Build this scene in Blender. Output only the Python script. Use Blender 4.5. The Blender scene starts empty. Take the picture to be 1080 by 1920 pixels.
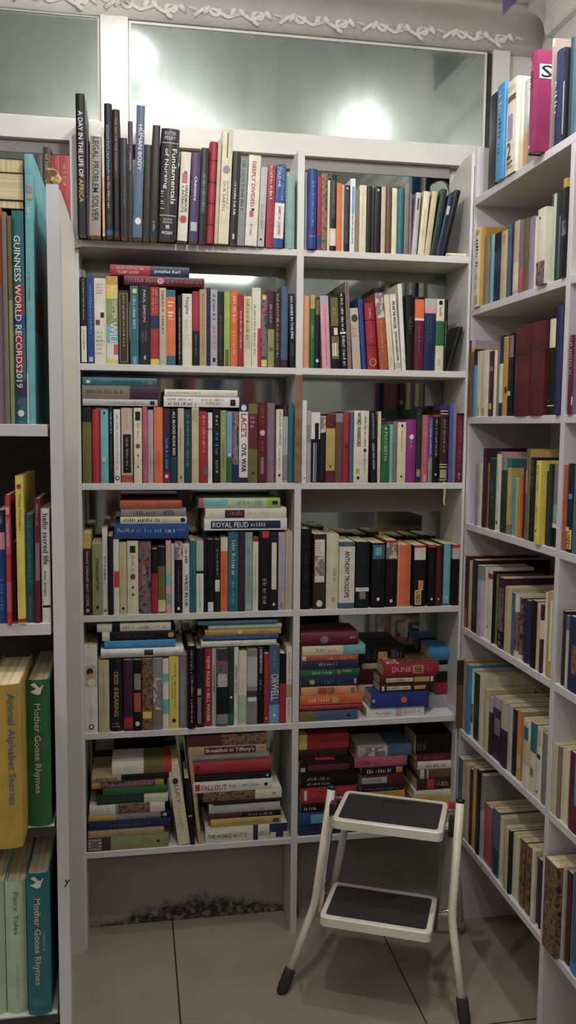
import bpy, math, random
from mathutils import Vector, Matrix
SC = bpy.context.scene
COL = SC.collection
# ------------------------------------------------------------------ camera
CAM_H = 1.417
cd = bpy.data.cameras.new('camera'); cam = bpy.data.objects.new('camera', cd); COL.objects.link(cam)
def cam_axes(pitch, roll, yaw):
    cy, sy, cp, sp, cr, sr = math.cos(yaw), math.sin(yaw), math.cos(pitch), math.sin(pitch), math.cos(roll), math.sin(roll)
    r, u, f = Vector((1, 0, 0)), Vector((0, sp, cp)), Vector((0, cp, -sp))
    Z = Matrix(((cy, -sy, 0), (sy, cy, 0), (0, 0, 1)))
    return Z @ (cr*r + sr*u), Z @ (-sr*r + cr*u), Z @ f
R_, U_, F_ = cam_axes(math.radians(5.578), math.radians(.5515), math.radians(-10.046))
M = Matrix((R_, U_, -F_)).transposed().to_4x4(); M.translation = (0, 0, CAM_H)
cam.matrix_world = M
cd.sensor_fit = 'VERTICAL'; cd.sensor_height = 36; cd.lens = 36*1637/1920; cd.clip_start = .02
SC.camera = cam
# ------------------------------------------------------------------ view, world, lights
SC.view_settings.view_transform = 'Standard'; SC.view_settings.look = 'None'
SC.view_settings.gamma = 1; SC.view_settings.use_curve_mapping = False
SC.view_settings.exposure = 0.2
try:
    SC.cycles.use_denoising = True
    SC.cycles.max_bounces = 7; SC.cycles.diffuse_bounces = 4; SC.cycles.glossy_bounces = 4
    SC.cycles.sample_clamp_indirect = 4
except Exception: pass
w = bpy.data.worlds.new('world'); SC.world = w; w.use_nodes = True
w.node_tree.nodes['Background'].inputs[0].default_value = (.6, .65, .7, 1)
w.node_tree.nodes['Background'].inputs[1].default_value = .05
LAMPS = [(.008, 2.24, 2.50, 1.0, (1, .99, .96)), (.825, 1.73, 2.50, 5.0, (1, .99, .96)), (-.2, -.5, 2.50, 8, (1, .98, .95)), (-1.2, .55, 2.50, 16, (1, .98, .95)), (.13, 1.24, 2.50, 18.5, (1, .99, .96))]  # last three are unseen lamps, added to light the shelves and room
PANEL_W = 7
# ------------------------------------------------------------------ materials
PAL = dict(black='0f0f13', ink='1a1c25', charcoal='3c3c40', grey='8a8a88', silver='b9b8b6', white='e6e3dc', cream='e0d5b2', ivory='e4ddc8', tan='b89c70', sand='cdbb8e', beige='c4b59c',
 brown='6e4c34', dkbrown='3a271f', rust='b4512c', orange='e66a2a', peach='e59c62', red='b2202c', crimson='a8192f', scarlet='c42c2c', maroon='5a1a22', wine='681a34', plum='41233a', purple='44285f', violet='5a52a6',
 magenta='932784', pink='e0a0aa', rose='c2586e', hotpink='861c4e', lilac='9f8ab4', lav='b3acbc', navy='1f2c54', blue='20498f', royal='243f8c', sky='6aa4cf', azure='2e94d2', steel='456784', putty='978c84', teal='1f6d78', dteal='163f48',
 aqua='6cbac0', aquagrey='86ab a4'.replace(' ', ''), green='206a38', dgreen='183a2c', olive='6d6a30', sage='8f995c', lime='9cba2c', yellow='e6d03c', golden='bd9a24', mustard='c4982c', gold='c8a64e', palegreen='b2c8a4', mauve='8b7180', taupe='83756a')
def lin(h):
    out = []
    for i in (0, 2, 4):
        c = int(h[i:i+2], 16)/255
        out.append(c/12.92 if c <= .04045 else ((c+.055)/1.055)**2.4)
    return (*out, 1)
MATS = {}
def new_mat(name):
    m = bpy.data.materials.new(name); m.use_nodes = True
    return m, m.node_tree, m.node_tree.nodes['Principled BSDF']
def noise_col(nt, bs, c1, c2, scale=20, detail=4, coords='Object', lo=.35, hi=.65):
    tc = nt.nodes.new('ShaderNodeTexCoord'); n = nt.nodes.new('ShaderNodeTexNoise'); r = nt.nodes.new('ShaderNodeValToRGB')
    n.inputs['Scale'].default_value = scale; n.inputs['Detail'].default_value = detail
    nt.links.new(tc.outputs[coords], n.inputs['Vector']); nt.links.new(n.outputs['Fac'], r.inputs['Fac'])
    r.color_ramp.elements[0].position = lo; r.color_ramp.elements[1].position = hi
    r.color_ramp.elements[0].color = c1; r.color_ramp.elements[1].color = c2
    nt.links.new(r.outputs['Color'], bs.inputs['Base Color'])
    return r, n, tc
def mix(c, k, t=(1, 1, 1)): return tuple(c[i]*(1-k)+t[i]*k for i in range(3)) + (1,)
ARTS = dict(artd=('17171b', '3d3036', '6b6a78', '9a4b3c'), artl=('8d8782', 'c9c2b6', '6e6a70', 'd8b8a8'), artb=('2c1d17', '5c4030', '8d6a48', '3a3038'), artz=('101012', 'd8d0c0', '181818', '8a1020'))
def colour(name):
    if name in MATS: return MATS[name]
    m, nt, bs = new_mat('cover ' + name)
    bs.inputs['Roughness'].default_value = .42
    if name in ARTS:
        c = [lin(x) for x in ARTS[name]]
        r, n, tc = noise_col(nt, bs, c[0], c[1], 60, 5)
        for p, q in ((.5, c[2]), (.58, c[3])): r.color_ramp.elements.new(p).color = q
    else:
        c = lin(PAL[name]); g = .3*c[0]+.59*c[1]+.11*c[2]
        c = tuple(.92*(v*.86+g*.14) for v in c[:3]) + (1,)
        noise_col(nt, bs, mix(c, .22, (0, 0, 0)), tuple(min(1, v*1.04+.0015) for v in c[:3]) + (1,), 26, 5, lo=.2, hi=.6); bs.inputs['Specular IOR Level'].default_value = .35
    MATS[name] = m
    return m
def paint(name, hexa, rough=.5, k=.12, scale=8, metal=0.0, bump=0.0):
    m, nt, bs = new_mat(name); c = lin(hexa)
    r, n, tc = noise_col(nt, bs, mix(c, k, (0, 0, 0)), mix(c, .02), scale, 6, lo=.3, hi=.6)
    bs.inputs['Roughness'].default_value = rough; bs.inputs['Metallic'].default_value = metal
    if bump:
        b = nt.nodes.new('ShaderNodeBump'); b.inputs['Strength'].default_value = bump; b.inputs['Distance'].default_value = .01
        nt.links.new(n.outputs['Fac'], b.inputs['Height']); nt.links.new(b.outputs['Normal'], bs.inputs['Normal'])
    return m
SHELF = paint('white laminate', 'd2d0cd', .38, .07, 5)
SHELF2 = paint('lilac white laminate', 'cfcbd0', .38, .07, 5)
DARKBACK = paint('dark backing board', '2c2828', .6, .2, 6)
WOOD = paint('raw board edge', '7d5f42', .7, .3, 40)
WALLM = paint('white wall paint', 'd9d6d0', .6, .06, 3)
PLASTER = paint('white gypsum', 'dcd9d4', .55, .08, 9, bump=.15)
GREYP = paint('grey board', '8b8783', .6, .1, 5)
GAP = paint('dark gap filler', '1d1c1e', .7, .2, 20)
def mirror_mat(name, tint, rough, dirt, metal=1.0):
    m, nt, bs = new_mat(name)
    r, n, tc = noise_col(nt, bs, lin(tint), mix(lin(tint), dirt, (0, 0, 0)), 7, 8, lo=.55, hi=.8)
    bs.inputs['Metallic'].default_value = metal
    mr = nt.nodes.new('ShaderNodeMapRange'); mr.inputs['To Min'].default_value = rough; mr.inputs['To Max'].default_value = rough*2.4
    nt.links.new(n.outputs['Fac'], mr.inputs['Value']); nt.links.new(mr.outputs['Result'], bs.inputs['Roughness'])
    return m
MIRROR = mirror_mat('shelf mirror glass', '98a09c', .035, .35)
MIRROR2 = mirror_mat('old hazy mirror glass', 'aab2b0', .042, .25, .72)
def haze(m, tint, rough, fac):
    nt = m.node_tree; out = nt.nodes['Material Output']; g = nt.nodes.new('ShaderNodeBsdfPrincipled'); mx = nt.nodes.new('ShaderNodeMixShader')
    g.inputs['Base Color'].default_value = lin(tint); g.inputs['Metallic'].default_value = 1; g.inputs['Roughness'].default_value = rough
    tc = nt.nodes.new('ShaderNodeTexCoord'); mp = nt.nodes.new('ShaderNodeMapping'); n = nt.nodes.new('ShaderNodeTexNoise'); mr = nt.nodes.new('ShaderNodeMapRange')
    mp.inputs['Scale'].default_value = (14, 14, 3); n.inputs['Scale'].default_value = 1; n.inputs['Detail'].default_value = 7
    mr.inputs['From Min'].default_value = .3; mr.inputs['From Max'].default_value = .7; mr.inputs['To Min'].default_value = fac*.6; mr.inputs['To Max'].default_value = fac*1.4
    nt.links.new(tc.outputs['Object'], mp.inputs['Vector']); nt.links.new(mp.outputs['Vector'], n.inputs['Vector']); nt.links.new(n.outputs['Fac'], mr.inputs['Value'])
    nt.links.new(mr.outputs['Result'], mx.inputs[0]); nt.links.new(nt.nodes['Principled BSDF'].outputs[0], mx.inputs[1]); nt.links.new(g.outputs[0], mx.inputs[2]); nt.links.new(mx.outputs[0], out.inputs['Surface'])
haze(MIRROR2, 'c2d0c6', .25, .3)
def page_mat():
    m, nt, bs = new_mat('book pages')
    tc = nt.nodes.new('ShaderNodeTexCoord'); mp = nt.nodes.new('ShaderNodeMapping'); n = nt.nodes.new('ShaderNodeTexNoise'); r = nt.nodes.new('ShaderNodeValToRGB')
    mp.inputs['Scale'].default_value = (190, 3, 3); n.inputs['Scale'].default_value = 1; n.inputs['Detail'].default_value = 2
    nt.links.new(tc.outputs['Object'], mp.inputs['Vector']); nt.links.new(mp.outputs['Vector'], n.inputs['Vector']); nt.links.new(n.outputs['Fac'], r.inputs['Fac'])
    r.color_ramp.elements[0].color = lin('b5a279'); r.color_ramp.elements[1].color = lin('d9cba6'); r.color_ramp.elements[0].position = .3; r.color_ramp.elements[1].position = .6
    nt.links.new(r.outputs['Color'], bs.inputs['Base Color']); bs.inputs['Roughness'].default_value = .85
    return m
PAGES = page_mat()
def floor_mat():
    m, nt, bs = new_mat('floor tiles')
    tc = nt.nodes.new('ShaderNodeTexCoord'); sx = nt.nodes.new('ShaderNodeSeparateXYZ'); nt.links.new(tc.outputs['Object'], sx.inputs[0])
    def joint(out, off):
        a = nt.nodes.new('ShaderNodeMath'); a.operation = 'SUBTRACT'; a.inputs[1].default_value = off; nt.links.new(out, a.inputs[0])
        b = nt.nodes.new('ShaderNodeMath'); b.operation = 'PINGPONG'; b.inputs[1].default_value = .29; nt.links.new(a.outputs[0], b.inputs[0])
        c = nt.nodes.new('ShaderNodeMath'); c.operation = 'LESS_THAN'; c.inputs[1].default_value = .0022; nt.links.new(b.outputs[0], c.inputs[0])
        return c.outputs[0]
    mx = nt.nodes.new('ShaderNodeMath'); mx.operation = 'MAXIMUM'
    nt.links.new(joint(sx.outputs['X'], .10), mx.inputs[0]); nt.links.new(joint(sx.outputs['Y'], 1.843), mx.inputs[1])
    n = nt.nodes.new('ShaderNodeTexNoise'); n.inputs['Scale'].default_value = 5; n.inputs['Detail'].default_value = 6; nt.links.new(tc.outputs['Object'], n.inputs['Vector'])
    r = nt.nodes.new('ShaderNodeValToRGB'); r.color_ramp.elements[0].color = lin('8f8675'); r.color_ramp.elements[1].color = lin('9d9485'); r.color_ramp.elements[0].position = .3; r.color_ramp.elements[1].position = .65
    nt.links.new(n.outputs['Fac'], r.inputs['Fac'])
    mi = nt.nodes.new('ShaderNodeMix'); mi.data_type = 'RGBA'; mi.inputs[7].default_value = lin('3a342c')
    nt.links.new(r.outputs['Color'], mi.inputs[6]); nt.links.new(mx.outputs[0], mi.inputs[0]); nt.links.new(mi.outputs[2], bs.inputs['Base Color'])
    bs.inputs['Roughness'].default_value = .32
    return m
FLOORM = floor_mat()
def mould_mat():
    m, nt, bs = new_mat('stained kick board')
    tc = nt.nodes.new('ShaderNodeTexCoord'); sx = nt.nodes.new('ShaderNodeSeparateXYZ'); nt.links.new(tc.outputs['Object'], sx.inputs[0])
    n = nt.nodes.new('ShaderNodeTexNoise'); n.inputs['Scale'].default_value = 22; n.inputs['Detail'].default_value = 8; n.inputs['Roughness'].default_value = .7
    nt.links.new(tc.outputs['Object'], n.inputs['Vector'])
    # the mould patch: an irregular low mound centred near x = .16, hugging the floor
    dx = nt.nodes.new('ShaderNodeMath'); dx.operation = 'SUBTRACT'; dx.inputs[1].default_value = .18; nt.links.new(sx.outputs['X'], dx.inputs[0])
    ab = nt.nodes.new('ShaderNodeMath'); ab.operation = 'ABSOLUTE'; nt.links.new(dx.outputs[0], ab.inputs[0])
    ml = nt.nodes.new('ShaderNodeMath'); ml.operation = 'MULTIPLY_ADD'; ml.inputs[1].default_value = -.22; ml.inputs[2].default_value = .072; nt.links.new(ab.outputs[0], ml.inputs[0])
    nz = nt.nodes.new('ShaderNodeMath'); nz.operation = 'MULTIPLY_ADD'; nz.inputs[1].default_value = .11; nz.inputs[2].default_value = -.052; nt.links.new(n.outputs['Fac'], nz.inputs[0])
    su = nt.nodes.new('ShaderNodeMath'); su.operation = 'ADD'; nt.links.new(ml.outputs[0], su.inputs[0]); nt.links.new(nz.outputs[0], su.inputs[1])
    df = nt.nodes.new('ShaderNodeMath'); df.operation = 'SUBTRACT'; nt.links.new(su.outputs[0], df.inputs[0]); nt.links.new(sx.outputs['Z'], df.inputs[1])
    r = nt.nodes.new('ShaderNodeMapRange'); r.inputs['From Min'].default_value = -.012; r.inputs['From Max'].default_value = .02; nt.links.new(df.outputs[0], r.inputs['Value'])
    n2 = nt.nodes.new('ShaderNodeTexNoise'); n2.inputs['Scale'].default_value = 90; n2.inputs['Detail'].default_value = 4; nt.links.new(tc.outputs['Object'], n2.inputs['Vector'])
    r2 = nt.nodes.new('ShaderNodeValToRGB'); r2.color_ramp.elements[0].color = lin('2a2722'); r2.color_ramp.elements[1].color = lin('8a857a'); r2.color_ramp.elements[0].position = .45; r2.color_ramp.elements[1].position = .7
    nt.links.new(n2.outputs['Fac'], r2.inputs['Fac'])
    mi = nt.nodes.new('ShaderNodeMix'); mi.data_type = 'RGBA'; mi.inputs[6].default_value = lin('958f87')
    nt.links.new(r.outputs['Result'], mi.inputs[0]); nt.links.new(r2.outputs['Color'], mi.inputs[7]); nt.links.new(mi.outputs[2], bs.inputs['Base Color'])
    bs.inputs['Roughness'].default_value = .6
    return m
MOULD = mould_mat()
# ------------------------------------------------------------------ mesh helpers
def new_obj(name, verts, faces, mats, mi=None, parent=None, smooth=False):
    me = bpy.data.meshes.new(name); me.from_pydata(verts, [], faces)
    for m in mats: me.materials.append(m)
    if mi: me.polygons.foreach_set('material_index', mi)
    if smooth: me.polygons.foreach_set('use_smooth', [True]*len(me.polygons))
    me.update()
    o = bpy.data.objects.new(name, me); COL.objects.link(o)
    if parent: o.parent = parent
    return o
def tag(o, label=None, cat=None, group=None, kind=None):
    if label: o['label'] = label
    if cat: o['category'] = cat
    if group: o['group'] = group
    if kind: o['kind'] = kind
    return o
def empty(name, loc=(0, 0, 0)):
    o = bpy.data.objects.new(name, None); o.location = loc; o.empty_display_size = .05; COL.objects.link(o); return o
class MB:
    def __init__(s): s.v = []; s.f = []; s.m = []
    def add(s, v, f, m=0):
        b = len(s.v); s.v += [tuple(x) for x in v]; s.f += [tuple(i+b for i in q) for q in f]; s.m += [m]*len(f)
    def box(s, a, b, m=0, bev=.0008):
        x0, y0, z0 = a; x1, y1, z1 = b
        e = min(bev, (x1-x0)/3, (y1-y0)/3, (z1-z0)/3)
        V = []; idx = {}
        for i, x in enumerate((x0, x1)):
            for j, y in enumerate((y0, y1)):
                for k, z in enumerate((z0, z1)):
                    sx, sy, sz = (e, -e)[i], (e, -e)[j], (e, -e)[k]
                    idx[i, j, k, 0] = len(V); V.append((x, y+sy, z+sz))
                    idx[i, j, k, 1] = len(V); V.append((x+sx, y, z+sz))
                    idx[i, j, k, 2] = len(V); V.append((x+sx, y+sy, z))
        F = []
        for i in (0, 1): F.append([idx[i, 0, 0, 0], idx[i, 1, 0, 0], idx[i, 1, 1, 0], idx[i, 0, 1, 0]])
        for j in (0, 1): F.append([idx[0, j, 0, 1], idx[1, j, 0, 1], idx[1, j, 1, 1], idx[0, j, 1, 1]])
        for k in (0, 1): F.append([idx[0, 0, k, 2], idx[1, 0, k, 2], idx[1, 1, k, 2], idx[0, 1, k, 2]])
        for p in (0, 1):
            for q in (0, 1):
                F.append([idx[0, p, q, 1], idx[1, p, q, 1], idx[1, p, q, 2], idx[0, p, q, 2]])
                F.append([idx[p, 0, q, 0], idx[p, 1, q, 0], idx[p, 1, q, 2], idx[p, 0, q, 2]])
                F.append([idx[p, q, 0, 0], idx[p, q, 1, 0], idx[p, q, 1, 1], idx[p, q, 0, 1]])
        for i in (0, 1):
            for j in (0, 1):
                for k in (0, 1): F.append([idx[i, j, k, 0], idx[i, j, k, 1], idx[i, j, k, 2]])
        s.add(V, F, m); return s
    def tube(s, pts, r, n=12, m=0, cap=True):
        pts = [Vector(p) for p in pts]; rs = r if isinstance(r, (list, tuple)) else [r]*len(pts)
        V = []; F = []; prev = None
        for i, p in enumerate(pts):
            d = (pts[min(i+1, len(pts)-1)] - pts[max(i-1, 0)]).normalized()
            a = (prev if prev is not None else (Vector((1, 0, 0)) if abs(d.x) < .9 else Vector((0, 1, 0))))
            a = (a - d*a.dot(d)).normalized(); prev = a; b = d.cross(a)
            for k in range(n):
                t = 2*math.pi*k/n; V.append(p + (a*math.cos(t) + b*math.sin(t))*rs[i])
        for i in range(len(pts)-1):
            for k in range(n): F.append((i*n+k, i*n+(k+1) % n, (i+1)*n+(k+1) % n, (i+1)*n+k))
        if cap: F.append(tuple(range(n))[::-1]); F.append(tuple((len(pts)-1)*n+k for k in range(n)))
        s.add(V, F, m); return s
    def prism(s, poly, z0, z1, m=0):
        n = len(poly); V = [(x, y, z0) for x, y in poly] + [(x, y, z1) for x, y in poly]
        F = [tuple(range(n))[::-1], tuple(range(n, 2*n))] + [(i, (i+1) % n, n+(i+1) % n, n+i) for i in range(n)]
        s.add(V, F, m); return s
    def build(s, name, mats, parent=None, smooth=False):
        return new_obj(name, s.v, s.f, mats if isinstance(mats, list) else [mats], s.m, parent, smooth)
def board(name, a, b, mat, parent=None): return MB().box(a, b).build(name, mat, parent)
def smooth_path(pts, k=6):
    """points with rounded corners (quadratic blend at each inner point)"""
    pts = [Vector(p) for p in pts]; out = [pts[0]]
    for i in range(1, len(pts)-1):
        p, q, r = pts[i-1], pts[i], pts[i+1]
        l = min((q-p).length, (r-q).length)*.14
        a = q+(p-q).normalized()*l; b = q+(r-q).normalized()*l
        for j in range(k+1):
            t = j/k; out.append(a*(1-t)**2 + q*2*t*(1-t) + b*t*t)
    out.append(pts[-1]); return out
# ------------------------------------------------------------------ the room
def structure(name, a, b, mat):
    return tag(board(name, a, b, mat), kind='structure')
structure('floor', (-2.2, -2.6, -.06), (1.25, 2.6, 0), FLOORM)
structure('ceiling', (-2.2, -2.6, 2.575), (1.25, 2.6, 2.63), WALLM)
structure('wall_back', (-2.2, 2.476, 0), (1.25, 2.6, 2.575), WALLM)
structure('wall_right', (1.152, -2.6, 0), (1.25, 2.476, 2.575), WALLM)
structure('wall_left', (-2.2, -2.6, 0), (-2.1, 2.476, 2.575), WALLM)
structure('wall_front', (-2.1, -2.6, 0), (1.152, -2.5, 2.575), WALLM)
# upper wall joinery: rail, post, cornice with scroll relief, the two hazy mirrors
structure('trim_1', (-1.2, 2.442, 2.160), (1.03, 2.476, 2.214), PLASTER)      # white rail over the shelves
structure('trim_2', (-1.2, 2.462, 2.128), (.897, 2.476, 2.160), GREYP)
structure('trim_3', (-.078, 2.444, 2.214), (-.006, 2.476, 2.484), PLASTER)    # post between the mirrors
structure('trim_4', (1.012, 2.446, 2.214), (1.062, 2.476, 2.50), PLASTER)
structure('trim_5', (1.000, 2.456, 2.214), (1.012, 2.476, 2.478), GAP)
def cornice(name, pts_yz, axis, lo, hi):
    mb = MB(); n = len(pts_yz)
    V = []
    for e in (lo, hi):
        for y, z in pts_yz: V.append((e, y, z) if axis == 'x' else (y, e, z))
    F = [(i, (i+1) % n, n+(i+1) % n, n+i) for i in range(n)] + [tuple(range(n)), tuple(range(n, 2*n))]
    mb.add(V, F); return mb
prof = [(2.476, 2.484), (2.446, 2.484), (2.444, 2.492), (2.436, 2.496)]
for k in range(7):
    t = k/6*math.pi/2; prof.append((2.436-.06*(1-math.cos(t)), 2.498+.055*math.sin(t)))
prof += [(2.370, 2.556), (2.362, 2.562), (2.362, 2.575), (2.476, 2.575)]
mb = cornice('c', prof, 'x', -1.6, 1.152); NPROF = len(mb.v)
def spiral(mb, cx, cz, y, r, turns, sgn, start):
    pts = []; rs = []
    for i in range(26):
        t = i/25; a = start + sgn*turns*2*math.pi*t; rr = r*(1-.85*t)
        pts.append((cx+rr*math.cos(a), y, cz+rr*math.sin(a))); rs.append(.0075*(1-.55*t))
    mb.tube(pts, rs, 6)
x = -1.5; i = 0
while x < 1.1:                                       # running scroll ornament on the frieze
    s = 1 if i % 2 else -1
    spiral(mb, x, 2.512+.004*s, 2.428, .020, 1.3, s, math.pi*(.5 if s > 0 else 1.5))
    mb.tube(smooth_path([(x-.06, 2.430, 2.508-.012*s), (x-.02, 2.427, 2.512+.014*s), (x+.03, 2.430, 2.512-.012*s), (x+.065, 2.430, 2.512)]), .006, 6)
    for q in (-.035, .035): mb.tube([(x+q, 2.432, 2.50), (x+q+.01*s, 2.424, 2.515), (x+q+.02*s, 2.42, 2.53)], [.002, .010, .002], 6)
    x += .115; i += 1
mb.v = [v[:1] + (2.434+(v[1]-2.434)*.3,) + v[2:] if v[1] < 2.4345 and 2.485 < v[2] < 2.535 and i >= NPROF else v for i, v in enumerate(mb.v)]
tag(mb.build('trim_6', PLASTER, None, True), kind='structure')
prof2 = [(1.152, 2.50), (1.132, 2.50), (1.128, 2.506)]
for k in range(7):
    t = k/6*math.pi/2; prof2.append((1.126-.05*(1-math.cos(t)), 2.508+.05*math.sin(t)))
prof2 += [(1.07, 2.562), (1.07, 2.575), (1.152, 2.575)]
tag(cornice('c', prof2, 'y', -2.5, 2.37).build('trim_7', PLASTER), kind='structure')
def mirror(name, a, b, mat, label, frame=None):
    r = empty(name, ((a[0]+b[0])/2, a[1], a[2])); tag(r, label, 'mirror')
    g = board('glass', a, b, mat); g.parent = r; g.matrix_parent_inverse = Matrix.Translation(-r.location)
    m = MB(); t = .007
    for q in (((a[0], a[1]-.004, a[2]), (b[0], a[1], a[2]+t)), ((a[0], a[1]-.004, b[2]-t), (b[0], a[1], b[2])), ((a[0], a[1]-.004, a[2]+t), (a[0]+t, a[1], b[2]-t)), ((b[0]-t, a[1]-.004, a[2]+t), (b[0], a[1], b[2]-t))): m.box(*q)
    f = m.build('bead', PLASTER if frame is None else frame); f.parent = r; f.matrix_parent_inverse = Matrix.Translation(-r.location)
    return r
mirror('wall_mirror', (-.005, 2.464, 2.216), (.999, 2.474, 2.482), MIRROR2, 'long hazy mirror above the middle bays reflecting two ceiling lamps')
mirror('wall_mirror', (-1.15, 2.464, 2.216), (-.079, 2.474, 2.488), MIRROR2, 'shorter hazy mirror above the near left bookcase, left of the white post')
# ------------------------------------------------------------------ back bookcase
YF, YBK = 2.295, 2.466
bc = tag(empty('bookcase', (0, YF, 0)), 'built-in white bookcase of two main bays across the back wall, mirrored behind', 'bookcase')
def part(o, root):
    o.parent = root; o.matrix_parent_inverse = Matrix.Translation(-root.location); return o
TOPS = [1.878, 1.572, 1.267, .921, .605, .276]
for z in TOPS:
    part(board('shelf', (-.132, YF, z-.017), (.424, YBK, z), SHELF), bc)
    part(board('shelf', (.442, YF, z-.017), (.897, YBK, z), SHELF), bc)
part(board('shelf', (-.75, YF, 1.861), (-.150, YBK, 1.878), SHELF), bc)
def upright(name, x0, x1, zt):
    P = [(YF, 0), (YBK, 0), (YBK, zt-.085)] + [(YF+.035+(YBK-YF-.035)*math.cos(a), zt-.085+.085*math.sin(a)) for a in [math.pi/2*k/8 for k in range(1, 9)]] + [(YF, zt)]
    n = len(P); V = [(x0, y, z) for y, z in P] + [(x1, y, z) for y, z in P]
    m = MB(); m.add(V, [tuple(range(n))[::-1], tuple(range(n, 2*n))] + [(i, (i+1) % n, n+(i+1) % n, n+i) for i in range(n)]); return part(m.build(name, SHELF), bc)
upright('divider', -.150, -.132, 2.128); upright('divider', .424, .442, 2.128); upright('side_panel', .897, .9045, 2.150)
e = part(board('edge_strip', (.4235, YF-.0015, 1.268), (.4425, YF, 1.554), WOOD), bc); e['label'] = 'bare brown strip on divider edge'
zs = [0.259] + TOPS[::-1]
for i, z in enumerate(TOPS):
    zt = 2.128 if i == 0 else TOPS[i-1]-.017
    for x0, x1 in ((-.132, .424), (.442, .897)):
        part(board('mirror_back', (x0, YBK-.003, z), (x1, YBK+.006, zt), MIRROR), bc)
part(board('mirror_back', (-.75, YBK-.003, 1.878), (-.150, YBK+.006, 2.128), MIRROR), bc)
part(board('back_panel', (-.75, YBK-.003, 0), (-.150, YBK+.006, 1.861), SHELF), bc)
part(board('back_rail', (.442, YBK-.012, 1.172), (.897, YBK-.003, 1.250), GREYP), bc)
k1 = part(board('kick_board', (-.132, 2.405, 0), (.424, 2.42, .259), MOULD), bc); k1['label'] = 'kick board with dark mould along the floor'
part(board('kick_board', (.442, 2.405, 0), (.897, 2.42, .259), GREYP), bc)
BEIGE = paint('beige white laminate', 'c9c3b9', .4, .06, 5)
curve = [(-0.1729, 1.9925), (-0.164, 1.9664), (-0.1548, 1.9396), (-0.1503, 1.9206), (-0.1455, 1.9002), (-0.1411, 1.8823), (-0.1355, 1.8696), (-0.1278, 1.8628), (-0.1188, 1.8606)]                                   # concave shoulder at the top of the filler board
P = [(-.30, 0), (-.1405, 0), (-.1405, 1.855)] + [(-.1305, 1.857)] + curve[::-1] + [(-.19, 1.998), (-.22, 1.95), (-.30, 1.88)]
V = [(x, 2.2845, z) for x, z in P] + [(x, 2.2945, z) for x, z in P]; n = len(P)
m = MB(); m.add(V, [tuple(range(n)), tuple(range(n, 2*n))[::-1]] + [(i, n+i, n+(i+1) % n, (i+1) % n) for i in range(n)])
e = part(m.build('filler_board', BEIGE), bc); e['label'] = 'beige filler board with a concave shoulder'
# ------------------------------------------------------------------ near left bookcase
lb = tag(empty('bookcase', (-.4, 1.42, 0)), 'near left white bookcase with teal and yellow books, cut by the frame', 'bookcase')
m = MB(); m.prism([(-.129, 1.42), (-.110, 1.42), (-.1275, 1.64), (-.1305, 1.73), (-.1322, 1.73), (-.1315, 1.46)], 0, 1.783)
part(m.build('side_panel', SHELF2), lb)
for z in (1.417, 1.100, .764, .437, .10):
    part(board('shelf', (-.95, 1.42, z-.019), (-.1328, 1.72, z), SHELF2), lb)
part(board('side_panel', (-.97, 1.42, 0), (-.951, 1.72, 1.78), SHELF2), lb)
part(board('back_panel', (-.95, 1.72, 0), (-.1328, 1.73, 1.70), DARKBACK), lb)
for z in (.764, .437):
    e = part(board('edge_strip', (-.95, 1.4185, z-.019), (-.1310, 1.42, z-.003), DARKBACK), lb); e['label'] = 'dark front edge of lower shelf'
# ------------------------------------------------------------------ side bookcase (on the right wall)
rb = tag(empty('bookcase', (1.0, 1.74, 0)), 'tall white side bookcase along the right wall', 'bookcase')
XF, XB = .901, 1.146
part(board('end_panel', (.9055, 2.277, 0), (XB, 2.294, 2.160), SHELF2), rb)
part(board('divider', (XF, 1.733, 0), (XB, 1.751, 2.008), SHELF2), rb)
part(board('end_panel', (XF, 1.10, 0), (XB, 1.118, 2.160), SHELF2), rb)
part(board('shelf', (XF, 1.118, 2.008), (XB, 2.277, 2.027), SHELF2), rb)
for z in (1.737, 1.448, 1.158, .866, .573, .272):
    part(board('shelf', (XF, 1.751, z-.018), (XB, 2.277, z), SHELF2), rb)
    part(board('shelf', (XF, 1.118, z-.018), (XB, 1.733, z), SHELF2), rb)
part(board('back_panel', (XB-.004, 1.118, .254), (XB+.004, 2.277, 2.008), SHELF2), rb)
part(board('kick_board', (1.092, 1.751, 0), (1.106, 2.277, .254), GREYP), rb)
# ------------------------------------------------------------------ dark bookcase behind the viewer (seen only in the mirrors)
ob = tag(empty('bookcase', (-.45, -2.3, 0)), 'dark wooden bookcase behind the viewer, seen only in the shelf mirrors', 'bookcase')
OAK = paint('dark stained wood', '2e2622', .45, .3, 12)
part(board('back_panel', (-2.08, -2.49, 0), (1.14, -2.47, 2.1), OAK), ob)
for z in (.1, .45, .82, 1.19, 1.56, 1.93, 2.1): part(board('shelf', (-2.08, -2.47, z-.022), (1.14, -2.2, z), OAK), ob)
for x in (-2.08, -1.28, -.48, .32, 1.12): part(board('divider', (x, -2.47, 0), (x+.02, -2.2, 2.1), OAK), ob)
rn = random.Random(11); m = MB(); CH = ['maroon', 'ink', 'navy', 'dkbrown', 'sand', 'crimson', 'blue', 'dgreen', 'charcoal', 'beige', 'lav']
for z in (.1, .45, .82, 1.19, 1.56):
    x = -2.04
    while x < 1.08:
        w = rn.uniform(.018, .045); h = rn.uniform(.19, .31); d = rn.uniform(.13, .18)
        if not any(x < q+.03 and x+w > q-.005 for q in (-1.28, -.48, .32, 1.12)): m.box((x, -2.22-d, z+.0005), (x+w-.001, -2.22, z+h), rn.randrange(len(CH)))
        x += w
tag(m.build('distant_books', [colour(c) for c in CH]), 'dim rows of books on the dark bookcase behind the viewer', 'book', kind='stuff')
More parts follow.
